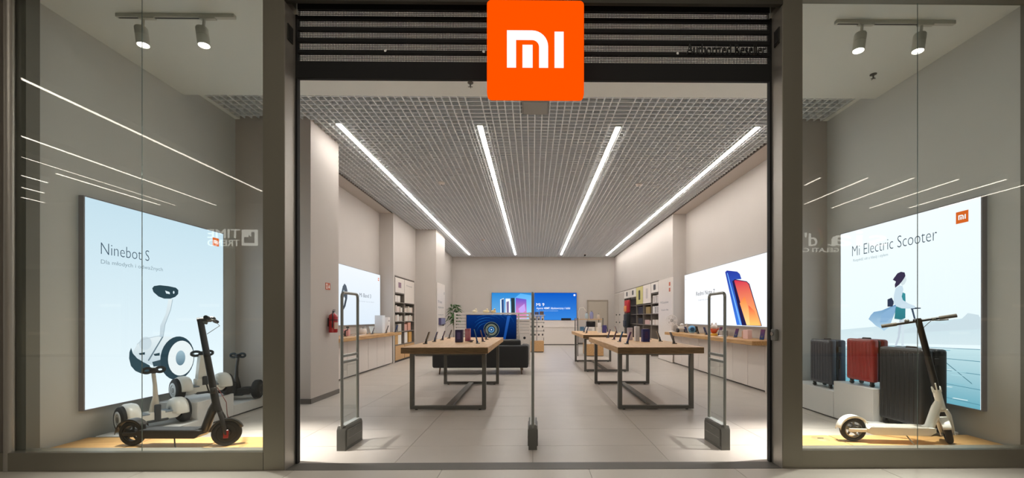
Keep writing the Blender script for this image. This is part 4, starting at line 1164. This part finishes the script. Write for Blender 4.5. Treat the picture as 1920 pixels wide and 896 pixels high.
for k in range(3):
    shelf_box_r(4.17 + .24 * k, 1.452, .2, .24, '#efeae4', '%s box on the middle shelf, nearest bay, right shelving' % ['left', 'middle', 'right'][k], 'boxes on the middle shelf, right shelving', '#a9a49f' if k else None)
for k in range(4):
    shelf_box_r(4.14 + .19 * k, 1.072, .15, .17, ['#e7e0d8', '#d9c9be'][k % 2], '%s small box on the lower shelf, nearest bay, right shelving' % ['leftmost', 'second', 'third', 'rightmost'][k], 'boxes on the lower shelf, right shelving')
# backpacks hanging in the wide bay
def backpack(loc, w, h, m, m2, lb):
    r = empty('backpack', loc, -PI / 2, lb, 'backpack')
    B().box(-w / 2, w / 2, -.09, .07, -h, 0, .05, seg=3).out('bag', m, r, 60)
    B().box(-w * .36, w * .36, -.13, -.08, -h + .05, -h * .45, .03, seg=2).out('front_pocket', m2, r, 60)
    B().tube([(-.03, 0, -.01), (-.03, 0, .04), (.03, 0, .04), (.03, 0, -.01)], .008, 8).out('carry_loop', BLACK, r)
    return r
backpack((3.90, YR - 1.15, 2.03), .50, .52, mat('bag_red', '#b3262c', .6), mat('bag_orange', '#d98a4e', .6), 'red and orange backpack hanging in the right shelving')
backpack((3.88, YR - 1.15, 1.47), .62, .58, mat('bag_black', '#17191d', .6), mat('bag_navy', '#1e2733', .6), 'black backpack hanging below the red one, right shelving')
bp3 = backpack((3.88, YR - 1.6, .92), .60, .50, mat('bag_black', '#17191d', .6), BLACK, 'lowest black backpack hanging in the right shelving')
B().tube([(0, -.0, -.02), (0, .02, .3), (0, .02, 1.185)], .008, 6).out('long_strap', BLACK, bp3)
B().tube([(3.65, YR - .6, 2.10), (3.65, YR - 1.9, 2.10)], .012, 8).out('hanging_rail', CHROME, sr, 50).matrix_parent_inverse = Matrix.Identity(4)
hr = [o for o in sr.children if o.name.startswith('hanging_rail')][0]
bpy.data.objects.remove(hr)
B().tube([(.5, .05, 2.10), (1.9, .05, 2.10)], .012, 8).out('hanging_rail', CHROME, sr, 50)
# tall cabinet and white graphic panel either side of it
r = empty('tall_cabinet', (4.02, 19.80, 0), -PI / 2, 'tall pale perforated cabinet in the rear right corner', 'cabinet')
B().box(0, 2.04, 0, .30, 0, 2.48, .003).out('body', WHITE, r)
for k in range(2):
    B().box(.02 + k * 1.01, 1.0 + k * 1.01, -.014, 0, .05, 2.44, .002).out('door', mat('cabinet_door', '#c9c0b6', .5), r)
for u in (.55, 1.25):
    for v in (1.1, 1.45):
        B().cyl((u, -.05, v), (u, -.014, v), .03, 10).out('peg', BLACK, r)
r = empty('graphic_panel', (4.028, 12.83, .02), -PI / 2, 'tall white graphic panel with small orange marks right of the shelving', 'panel')
B().box(0, 1.28, -.03, 0, 0, 2.46, .003).out('board', WHITE, r)
for s_, a_, b_, c_, d_ in (('Mi Ecosystem', .22, .95, 1.70, 1.79), ('Smart life', .30, .95, 1.50, 1.55)):
    B().add(text_mesh(s_, a_, b_, c_, d_, -.0306)).out('printed_text', mat('print_grey', '#6c6c72', .5), r)
for z in (2.22, 2.05):
    B().box(1.0, 1.12, -.032, -.03, z, z + .11).out('logo_patch', mat('sign_red2', '#c05a3c', .5), r)

# ---- things on the right counter
zc = .90
def fan(x, y):
    r = empty('table_fan', (x, y, zc), -.6, 'round white table fan at the far end of the right counter', 'fan')
    B().lathe([(0, 0), (.09, 0), (.09, .015), (.02, .03), (0, .03)], 18).out('base', WHITE, r, 40)
    B().tube([(0, 0, .02), (0, 0, .20)], .012, 8).out('pole', WHITE, r, 50)
    M = Matrix.Translation((0, 0, .33)) @ Matrix.Rotation(PI / 2, 4, 'X')
    g = B()
    for rr in (.15, .11, .07, .035):
        pts = [M @ Vector((rr * math.cos(t), rr * math.sin(t), .02)) for t in [2 * PI * k / 20 for k in range(20)]]
        g.tube(pts + [pts[0]], .004 if rr < .15 else .009, 6, cap=False)
    for k in range(12):
        t = 2 * PI * k / 12
        g.tube([M @ Vector((0, 0, .03)), M @ Vector((.15 * math.cos(t), .15 * math.sin(t), .02))], .002, 4)
    g.out('guard', WHITE, r, 50)
    B().lathe([(0, -.04), (.04, -.04), (.05, -.01), (.04, .01), (0, .01)], 16, M).out('motor', GREYP, r, 50)
    bl = B()
    for k in range(5):
        t = 2 * PI * k / 5
        bl.prism([(.02 * math.cos(t), .02 * math.sin(t)), (.13 * math.cos(t - .3), .13 * math.sin(t - .3)), (.13 * math.cos(t + .3), .13 * math.sin(t + .3))], .0, .004, 'xy', M)
    bl.out('blades', WHITE, r)
fan(3.95, 12.0 - .55)
# little wheeled robot, white with black wheels
r = empty('toy_robot', (4.12, 11.15, zc), 0, 'white toy robot with black wheels on the right counter', 'toy')
B().box(-.10, .10, -.06, .06, .09, .16, .02, seg=2).out('body', WHITE, r, 50)
B().ball((0, -.02, .20), (.055, .05, .05), 10).out('head', WHITE, r, 60)
for s_ in (-1, 1):
    B().cyl((s_ * .08, 0, .06), (s_ * .13, 0, .06), .06, 16).out('wheel', BLACK, r, 50)
    B().ball((s_ * .02, -.066, .205), .012, 6).out('eye', BLACK, r)
    B().tube([(s_ * .1, 0, .15), (s_ * .15, -.01, .22), (s_ * .13, -.02, .25)], .012, 8).out('arm', WHITE, r, 50)
r = empty('toy_robot', (4.13, 10.45, zc), 0, 'blue round camera-like gadget on the right counter', 'gadget')
B().ball((0, 0, .105), (.10, .07, .10), 12).out('body', mat('gadget_blue', '#5f9cc4', .35), r, 60)
B().cyl((-.02, -.09, .11), (-.02, -.055, .11), .05, 16).out('lens', mat('gadget_dark', '#274a6b', .2), r, 50)
B().box(-.06, .06, -.04, .04, 0, .02, .005).out('foot', WHITE, r)
B().box(.07, .12, -.03, .03, .03, .12, .01).out('side_grip', mat('gadget_navy', '#1e3146', .4), r)
r['label'] = 'blue round camera-like gadget beside the white toy robot, right counter'
r.name = 'round_camera'
r = empty('toy_figure', (4.12, 9.15, zc), 0, 'white and orange toy figure on a yellow stand, behind the right gate', 'toy')
B().lathe([(0, 0), (.10, 0), (.10, .03), (.05, .05), (0, .05)], 18).out('stand', mat('toy_yellow', '#d9a83c', .5), r, 40)
B().ball((0, 0, .11), (.075, .06, .07), 10).out('body', mat('toy_orange', '#d4572c', .45), r, 60)
B().ball((0, -.005, .20), (.07, .06, .06), 10).out('head', mat('toy_cream', '#efe2d6', .45), r, 60)
for s_ in (-1, 1):
    B().ball((s_ * .045, 0, .265), (.022, .018, .03), 8).out('ear', mat('toy_cream', '#efe2d6', .45), r, 60)
    B().tube([(s_ * .06, 0, .13), (s_ * .10, -.02, .16)], .018, 8).out('arm', mat('toy_orange', '#d4572c', .45), r, 50)
def cphone(x, y, side, lb, k, h=.17, yaw=PI / 2, w=.078):
    r = phone(x, y, zc, side, lb, 'upright phones on the wall counters', k, h, w)
    r.rotation_euler[2] = yaw
    return r
cphone(4.15, 10.1, 1, 'phone standing between the blue gadget and the right gate, right counter', 0, .19, .35)
cphone(4.15, 10.85, 1, 'small phone standing between the robot and the blue gadget, right counter', 1, .16, .3)
cphone(4.12, 9.55, 1, 'phone just left of the orange toy on the right counter', 1, .18, .2)
cphone(4.14, 8.95, -1, 'phone just right of the orange toy on the right counter', 0, .20, .3)
cphone(4.14, 8.22, -1, 'black phone between the right gate and the pink box, right counter', 0, .18, .45)
cphone(4.14, 7.27, -1, 'black phone at the near end of the right counter', 0, .19, .7)
r = empty('flat_gadget', (4.08, 8.65, zc), 0, 'flat white gadget lying on the right counter', 'gadget')
B().box(-.07, .07, -.09, .09, 0, .022, .008).out('body', WHITE, r)
B().box(-.04, .04, -.05, .05, .022, .024).out('top_plate', GREYP, r)
r = empty('grey_speaker', (4.20, 8.85, zc), 0, 'grey square speaker at the back of the right counter', 'speaker')
B().box(-.06, .06, -.09, .09, 0, .13, .01).out('body', mat('speaker_grey', '#8d8884', .5), r)
B().box(-.063, -.06, -.08, .08, .01, .12).out('grille', mat('speaker_grille', '#a9a39e', .8, bump=.6, bscale=200), r)
carton(4.16, 7.86, zc, .10, .10, .15, '#c9a184', 'tan card box on the right counter left of the pink box', '#b88d70', .4)
carton(4.10, 7.68, zc, .11, .11, .175, '#f3cfca', 'light pink box on the right counter near its end', None, .4)
# things on the left counter
carton(-4.15, 9.0, zc, .16, .16, .15, '#e2a7a2', 'pink box near the front of the left counter', None, .2)
r = empty('phone_gimbal', (-4.08, 8.83, zc), .4, 'small black hand gimbal at the front of the left counter', 'gimbal')
B().tube([(0, 0, 0), (0, 0, .12)], .016, 10).lathe([(0, 0), (.04, 0), (.04, .01), (0, .012)], 14).out('handle', BLACK, r, 50)
B().tube([(0, 0, .12), (.05, 0, .14), (.05, 0, .19)], .01, 8).box(.02, .08, -.006, .006, .18, .21, .004).out('arm', BLACK, r, 50)
B().ball((-.02, 0, .05), (.02, .012, .02), 8).out('control', GREYP, r)
for i, (y, rz) in enumerate(((9.15, .1), (9.45, -.2))):
    r = empty('flat_tablet', (-4.05, y, zc), rz, ['nearest flat white tablet lying on the left counter', 'second flat white tablet lying on the left counter'][i], 'tablet', 'tablets lying on the left counter')
    B().box(-.09, .09, -.12, .12, .0, .012, .004).out('body', WHITE, r)
    B().box(-.08, .08, -.105, .105, .012, .013).out('screen', mat('tab_scr', '#6f7276', .2), r)
r = empty('rice_cooker', (-4.12, 9.85, zc), 0, 'small white round appliance on the left counter', 'appliance')
B().lathe([(0, 0), (.07, 0), (.085, .03), (.085, .10), (.07, .14), (0, .15)], 20).out('body', WHITE, r, 50)
B().lathe([(0, .15), (.02, .15), (.02, .17), (0, .17)], 12).out('lid_knob', GREYP, r, 50)
for i, (y, t) in enumerate(((10.15, .3), (10.5, -.3))):
    r = empty('standing_tablet', (-4.12, y, zc), t, ['nearer pale tablet standing on the left counter', 'further pale tablet standing on the left counter'][i], 'tablet', 'standing tablets on the left counter')
    B().box(-.004, .004, -.10, .10, .01, .20, .003, M=Matrix.Rotation(-.35, 4, 'Y')).out('body', mat('tablet_pale', '#b9c0c0', .2), r)
    B().box(-.07, .0, -.03, .03, 0, .012).out('stand', GREYP, r)
carton(-4.06, 10.78, zc, .20, .20, .47, '#e4e8ee', 'tall white box at the far part of the left counter', None, 0)
r = carton(-4.06, 11.22, zc, .17, .17, .42, '#ece6e2', 'white box with a small dark mark, last on the left counter', None, 0)
B().box(.0851, .0865, -.02, .02, .30, .34).out('mark', BLACK, r)
cphone(-3.86, 10.65, -1, 'phone standing before the tall white box, left counter', 0, .20, .2)
cphone(-3.84, 11.33, -1, 'dark phone at the far end of the left counter', 1, .20, -.2)
cphone(-3.98, 10.05, -1, 'phone beside the white appliance on the left counter', 2, .16, .2)

# ---- sofa (back towards the entrance)
r = empty('sofa', (-1.20, 9.25, 0), 0, 'long black leather sofa seen from behind, beyond the left table', 'sofa')
B().box(-1.09, 1.09, 0, .86, .155, .42, .03, seg=3).out('seat_base', SOFA, r, 50)
B().box(-1.09, 1.09, -.01, .17, .155, .675, .04, seg=3).out('backrest', SOFA, r, 50)
for s_ in (-1, 1):
    B().box(*sorted((s_ * .93, s_ * 1.10)), -.005, .86, .16, .66, .04, seg=3).out('armrest', SOFA, r, 50)
    B().box(*sorted((s_ * .02, s_ * .92)), .19, .85, .42, .55, .04, seg=3).out('seat_cushion', SOFA, r, 50)
for a, c_ in ((-.92, .0), (.02, .92)):
    B().box(a, c_, .10, .32, .52, .80 if a > 0 else .785, .05, seg=3).out('back_cushion', SOFA, r, 50)
for x, y in ((-.93, .07), (.93, .07), (-.93, .78), (.93, .78)):
    B().tube([(x, y, .16), (x + (.02 if x > 0 else -.02), y, 0)], [.022, .012], 10).out('leg', CHROME if y > 1 else mat('leg_bronze', '#6f5a48', .4, .5), r, 50)

# ---- slatted white partition with the television
r = empty('slatted_partition', (-1.08, 10.78, 0), 0, 'white slatted partition behind the television', 'partition')
W_ = 1.0
k = 0; z = 1.44
for k in range(17):
    B().box(-W_, W_, 0, .03, z - .046, z, .002).out('slat', WHITE, r)
    z -= .083
for x in (-W_, -.68, .0, .70, W_):
    B().box(x - .02, x + .02, .03, .07, 0, 1.44, .002).out('upright', WHITE, r)
B().box(.72, 1.0, -.04, -.002, .17, .86, .003).out('side_panel', WHITE, r)
B().cyl((.86, -.043, .77), (.86, -.038, .77), .035, 14).out('knob', BLACK, r)
B().box(.985, 1.02, -.04, .02, .0, .9, .003).out('end_post', WHITE, r)
tv = empty('television', (-1.096, 10.719, .655), 0, 'large television with a deep blue lens picture on the white partition', 'television')
B().box(-.665, .665, 0, .06, 0, .73, .004).out('bezel', BLACK, tv)
B().box(-.655, .655, -.002, 0, .012, .72).out('screen', emit_mat('#050b22', .8, '#0a2f70'), tv)
for k, (rr, col) in enumerate(((.21, '#5d6c69'), (.195, '#161e2c'), (.16, '#55615a'), (.135, '#7c7c68'), (.105, '#1d2a36'), (.08, '#5f8fb8'), (.048, '#16406e'), (.02, '#cfe2f0'))):
    B().flat(circ(.0, .335, rr, 30), -.0028 - .0004 * k).out('screen_ring', emit_mat(col, .8), tv, recalc=False)
for k in range(7):
    a0 = 2.0 - k * .32
    pts = []
    for j in range(9):
        t = a0 + j * .16; rr = .20 + .045 * k + j * .012
        pts.append((.0 + rr * 1.3 * math.cos(t), .335 + rr * math.sin(t)))
    pts = [(max(-.65, min(.65, a)), max(.015, min(.715, b_))) for a, b_ in pts]
    for j in range(8):
        (a, b_), (c_, d_) = pts[j], pts[j + 1]
        if (a, b_) == (c_, d_): continue
        th_ = .008 * (1 - abs(j - 4) / 5)
        if abs(a - c_) < 1e-4 and abs(b_ - d_) < 1e-4: continue
        B().flat([(a, b_), (c_, d_), (c_, min(.717, d_ + th_)), (a, min(.717, b_ + th_))], -.0025).out('screen_swirl', emit_mat('#2b7fd0', .7), tv, recalc=False)
B().flat([(.30, .015), (.42, .70), (.50, .70), (.36, .015)], -.0024).out('screen_beam', emit_mat('#0d3f8a', .8, '#2a5fb0'), tv, recalc=False)
for i, (x, col, nm) in enumerate(((-1.55, '#e9ddc2', 'left'), (-1.25, '#ead9ae', 'middle'), (-1.05, '#e7cf9a', 'right'))):
    rr = empty('figurine', (x, 10.83, 1.44), 0, '%s small cream figurine on top of the slatted partition' % nm, 'figurine', 'figurines on the slatted partition')
    B().ball((0, 0, .035), (.07 if i != 1 else .09, .04, .04), 8).out('body', mat('fig_' + col, col, .5), rr, 60)
    B().ball((.03, -.01, .085), .028, 8).out('head', mat('fig_' + col, col, .5), rr, 60)

# ---- plant
r = empty('potted_plant', (-3.02, 15.5, 0), 0, 'tall leafy green plant behind the rear left pillar', 'plant')
B().lathe([(0, 0), (.16, 0), (.20, .38), (.185, .38), (.17, .34), (0, .34)], 22).out('pot', mat('pot_grey', '#77716a', .6), r, 40)
B().tube([(0, 0, .3), (.02, 0, .8), (-.02, .02, 1.25)], [.03, .025, .02], 8).tube([(.05, .03, .3), (.08, .0, .9), (.12, 0, 1.4)], [.02, .018, .014], 8).out('trunk', mat('bark', '#6d5c45', .8), r, 50)
LEAF = mat('leaf_green', '#2f5a26', .45, col2='#4b7a35', nscale=5)
lf = B()
def leaf(b, o, d, L, w):
    d = Vector(d).normalized(); s_ = d.cross(Vector((0, 0, 1))).normalized() * w
    p = Vector(o); drop = Vector((0, 0, -1))
    m1 = p + d * L * .4 + Vector((0, 0, L * .08)); tip = p + d * L + drop * L * .35
    b.quad([p, m1 + s_, tip, m1 - s_])
rnd = random.Random(3)
for k in range(190):
    a = rnd.uniform(0, 2 * PI); hh = rnd.uniform(1.05, 1.75)
    o = (rnd.uniform(-.12, .16), rnd.uniform(-.1, .1), hh)
    leaf(lf, o, (math.cos(a), math.sin(a) * .8, rnd.uniform(-.2, .7)), rnd.uniform(.22, .42), rnd.uniform(.025, .045))
lf.out('foliage', LEAF, r, recalc=False)['kind'] = 'stuff'

# ---- back wall: two lit panels, white wall unit, door
bk1 = lightbox('light_box', (-2.01, 19.94, 1.20), 0, 2.035, 1.33, 'left half of the blue lit picture on the back wall, showing phones', '#4d6f9a', '#7fc4f4', '#2f96ea', .72, .10)
bk2 = lightbox('light_box', (.045, 19.94, 1.20), 0, 2.10, 1.33, 'right half of the blue lit picture on the back wall, with white words', '#23375e', '#3f93f0', '#0f63d8', .72, .10)
pr([(.7, .02), (2.0, .02), (2.0, 1.2), (1.4, 1.3), (.9, .9)], 'printed_glow', '#a5dbfa', bk1, 1, .9, '#59b0f2', .10)
for nm, poly, col, l, c2 in (('printed_phone', [(0.409, 1.007), (0.592, 1.068), (0.613, 0.10), (0.429, 0.10)], '#e8f4fb', 2, None), ('printed_phone_face', [(0.47, 1.0), (0.585, 1.03), (0.601, 0.12), (0.491, 0.12)], '#2b4a7c', 3, None),
                         ('printed_phone', [(0.674, 1.048), (0.898, 1.048), (0.918, 0.10), (0.674, 0.10)], '#eef4fb', 2, None), ('printed_phone_face', [(0.715, 0.885), (0.837, 0.926), (0.837, 0.13), (0.735, 0.13)], '#7d6f96', 3, None),
                         ('printed_phone', [(0.939, 1.081), (1.122, 1.081), (1.143, 0.08), (0.959, 0.08)], '#2d3b40', 2, None),
                         ('printed_phone', [(1.171, 1.089), (1.693, 1.008), (1.714, 0.08), (1.171, 0.08)], '#f08fb8', 2, '#5d54c8'), ('printed_phone_glow', [(1.30, .55), (1.60, .80), (1.66, .45), (1.40, .28)], '#c4a4f0', 3, None)):
    pr(poly, nm, col, bk1, l, .9, c2, .10)
prt('Mi 9', .13, .52, .68, .83, '#ffffff', bk2, 3, .10, .0, 1.0)
prt('Aparat 48MP, błyskawiczny i lekki', .13, 1.79, .50, .63, '#eef6ff', bk2, 3, .10, .005, .95)
prt('Zobacz więcej niż kiedykolwiek', .13, 1.20, .42, .475, '#bfe0ff', bk2, 3, .10, .0, .8)
pr(circ(2.0, 1.22, .05), 'printed_logo', '#e9f3ff', bk2, 3, .95, None, .10)
r = empty('wall_unit', (1.08, 19.93, 0), 0, 'white ledge cabinet under the blue lit picture on the back wall', 'cabinet')
B().box(-1.08, 1.08, -.14, 0, 0, 1.18, .003).out('back_board', WHITE, r)
B().box(-1.08, 1.08, -.60, -.14, .05, .86, .004).out('cabinet', WHITE, r)
B().box(-1.06, 1.06, -.58, -.14, 0, .05).out('toe_kick', BASE, r)
B().box(-1.08, 1.08, -.63, -.14, .86, .885, .003).out('ledge', WHITE, r)
r = empty('soundbar', (1.63, 19.80, 1.18), 0, 'short black box below the right part of the blue picture', 'soundbar')
B().box(-.24, .24, -.06, .0, .0, .11, .01).out('body', BLACK, r)
B().box(-.22, .22, -.064, -.06, .015, .095).out('grille', mat('grille_dark', '#141a26', .8), r)
dr = empty('door_3', (3.2, 19.95, 0), kind='structure')
DOORM = mat('door_paint', '#b3a899', .6)
B().box(-.46, .46, -.03, 0, 0, 2.13, .003).out('leaf', DOORM, dr)
B().box(-.52, -.46, -.06, 0, 0, 2.19, .003).box(.46, .52, -.06, 0, 0, 2.19, .003).box(-.46, .46, -.06, 0, 2.13, 2.19, .003).out('door_frame', mat('door_frame', '#9a8f81', .6), dr)
B().tube([(-.38, -.03, 1.02), (-.38, -.08, 1.02), (-.28, -.08, 1.02)], .011, 8).out('handle', CHROME, dr, 50)
struct(B().box(3.82, 4.03, 19.2, 19.95, 2.6, 4.3).out('wall_back_corner', WALL)) if False else None

# ---- centre accessory island
r = empty('accessory_stand', (.15, 15.3, 0), 0, 'small accessory stand with wooden base in the centre of the store', 'stand')
B().box(-.27, .27, -.02, .50, .03, .43, .004).out('wood_base', OAKY, r)
B().box(-.25, .25, .0, .48, 0, .03).out('toe_kick', BLACK, r)
for x in (-.27, .0, .27):
    B().box(x - .012, x + .012, .22, .25, .43, 1.40).out('post', GREYP, r)
for z in (1.40, 1.12, .80):
    B().box(-.30, .30, .21, .24, z - .01, z + .01).out('rail', GREYP, r)
B().box(-.32, .32, .02, .44, 1.40, 1.42, .003).out('top_tray', WHITE, r)
for ri, z in enumerate((1.37, 1.09, .78)):
    for k in range(4):
        o = empty('hanging_pack', (-.06 + k * .145, 15.50, z), 0, '%s white accessory pack on the %s row of the centre stand' % (['leftmost', 'second', 'third', 'rightmost'][k], ['top', 'middle', 'bottom'][ri]), 'accessory pack', 'packs on the %s row of the centre stand' % ['top', 'middle', 'bottom'][ri])
        B().box(-.055, .055, -.015, .015, -.23, 0, .004).out('card', WHITE, o)
        B().ball((0, -.02, -.12), (.03, .015, .04), 6).out('item', mat('pack_dark', '#3b3a3a', .5), o)
for k, (x, col) in enumerate(((-.08, '#7d6f8c'), (.15, '#4d4f66'), (.34, '#5d4a44'))):
    carton(x, 15.5, 1.42, .15, .12, .09 + .02 * k, col, '%s small dark item on top of the centre accessory stand' % ['left', 'middle', 'right'][k])

# ---- right rear island with glassware and boxes
r = empty('display_island', (1.95, 13.75, 0), 0, 'rear right display island with wooden base and steel posts', 'display stand')
B().box(-.13, .45, -.06, .9, .02, .41, .004).out('wood_base', OAKY, r)
B().box(-.11, .43, -.02, .86, 0, .02).out('toe_kick', BLACK, r)
B().box(-.43, .45, .0, .9, 1.24, 1.265, .003).out('top_shelf', OAKY, r)
B().box(-.43, .45, .0, .9, .72, .74, .003).out('middle_shelf', OAKY, r)
for x in (-.42, .44):
    for y in (.01, .88):
        B().box(x - .015, x + .015, y - .015, y + .015, 0, 1.30).out('post', LEGM, r)
B().tube([(-.35, .2, 1.265), (-.38, .2, 1.50), (-.33, .2, 1.64), (-.20, .2, 1.66), (-.12, .2, 1.55)], .010, 8).out('lamp_arm', mat('lamp_arm_white', '#ded6cc', .4), r, 50)
def vessel(x, y, z, rr, h, col, lb):
    o = empty('glass_vessel', (x, y, z), 0, lb, 'vessel')
    B().lathe([(0, 0), (rr * .8, 0), (rr, h * .25), (rr, h * .75), (rr * .6, h), (rr * .5, h), (0, h * .98)], 16).out('vessel_body', mat('vessel_' + col, col, .15, coat=.5), o, 50)
    B().lathe([(0, h), (rr * .45, h), (rr * .4, h + .03), (0, h + .035)], 12).out('lid', GREYP, o, 50)
vessel(1.86, 13.95, 1.265, .06, .20, '#a9b8c0', 'left pale vessel on the rear right island')
vessel(2.03, 13.95, 1.265, .065, .25, '#8c8fb8', 'middle blue-grey vessel on the rear right island')
vessel(2.27, 13.95, 1.265, .05, .16, '#c4b8ab', 'right beige vessel on the rear right island')
carton(1.70, 13.95, .74, .13, .13, .26, '#5e87a3', 'blue bottle box on the middle shelf of the rear island', '#3f6684')
carton(1.96, 13.95, .74, .32, .2, .25, '#ece8e2', 'wide white box on the middle shelf of the rear island', motif='#c8c3be')
carton(2.26, 13.95, .74, .20, .2, .24, '#ece3d2', 'cream box on the middle shelf of the rear island')
carton(1.98, 13.95, 1.02, .34, .2, .17, '#1c1a1b', 'black box hanging under the top shelf of the rear island') if False else None
r = empty('black_case', (2.0, 13.95, 1.02 - .03), 0, 'black case on top of the wide white box, rear island', 'case')
B().box(-.15, .15, -.09, .09, 0, .19, .01).out('body', BLACK, r)
B().tube([(-.04, -.09, .15), (-.04, -.11, .15), (.04, -.11, .15), (.04, -.09, .15)], .007, 6).out('handle', GREYP, r)
carton(1.70, 13.85, .41 + 0, .18, .16, .17, '#ddd6cc', 'small white box leaning low beside the rear island base') if False else None
for k, x in enumerate((1.90, 2.08, 2.25)):
    carton(x, 13.9, .41, .15, .2, .16 + .03 * (k % 2), ['#e9e2da', '#e2d5c8', '#efe9e3'][k], '%s white box on the wooden base of the rear island' % ['left', 'middle', 'right'][k])
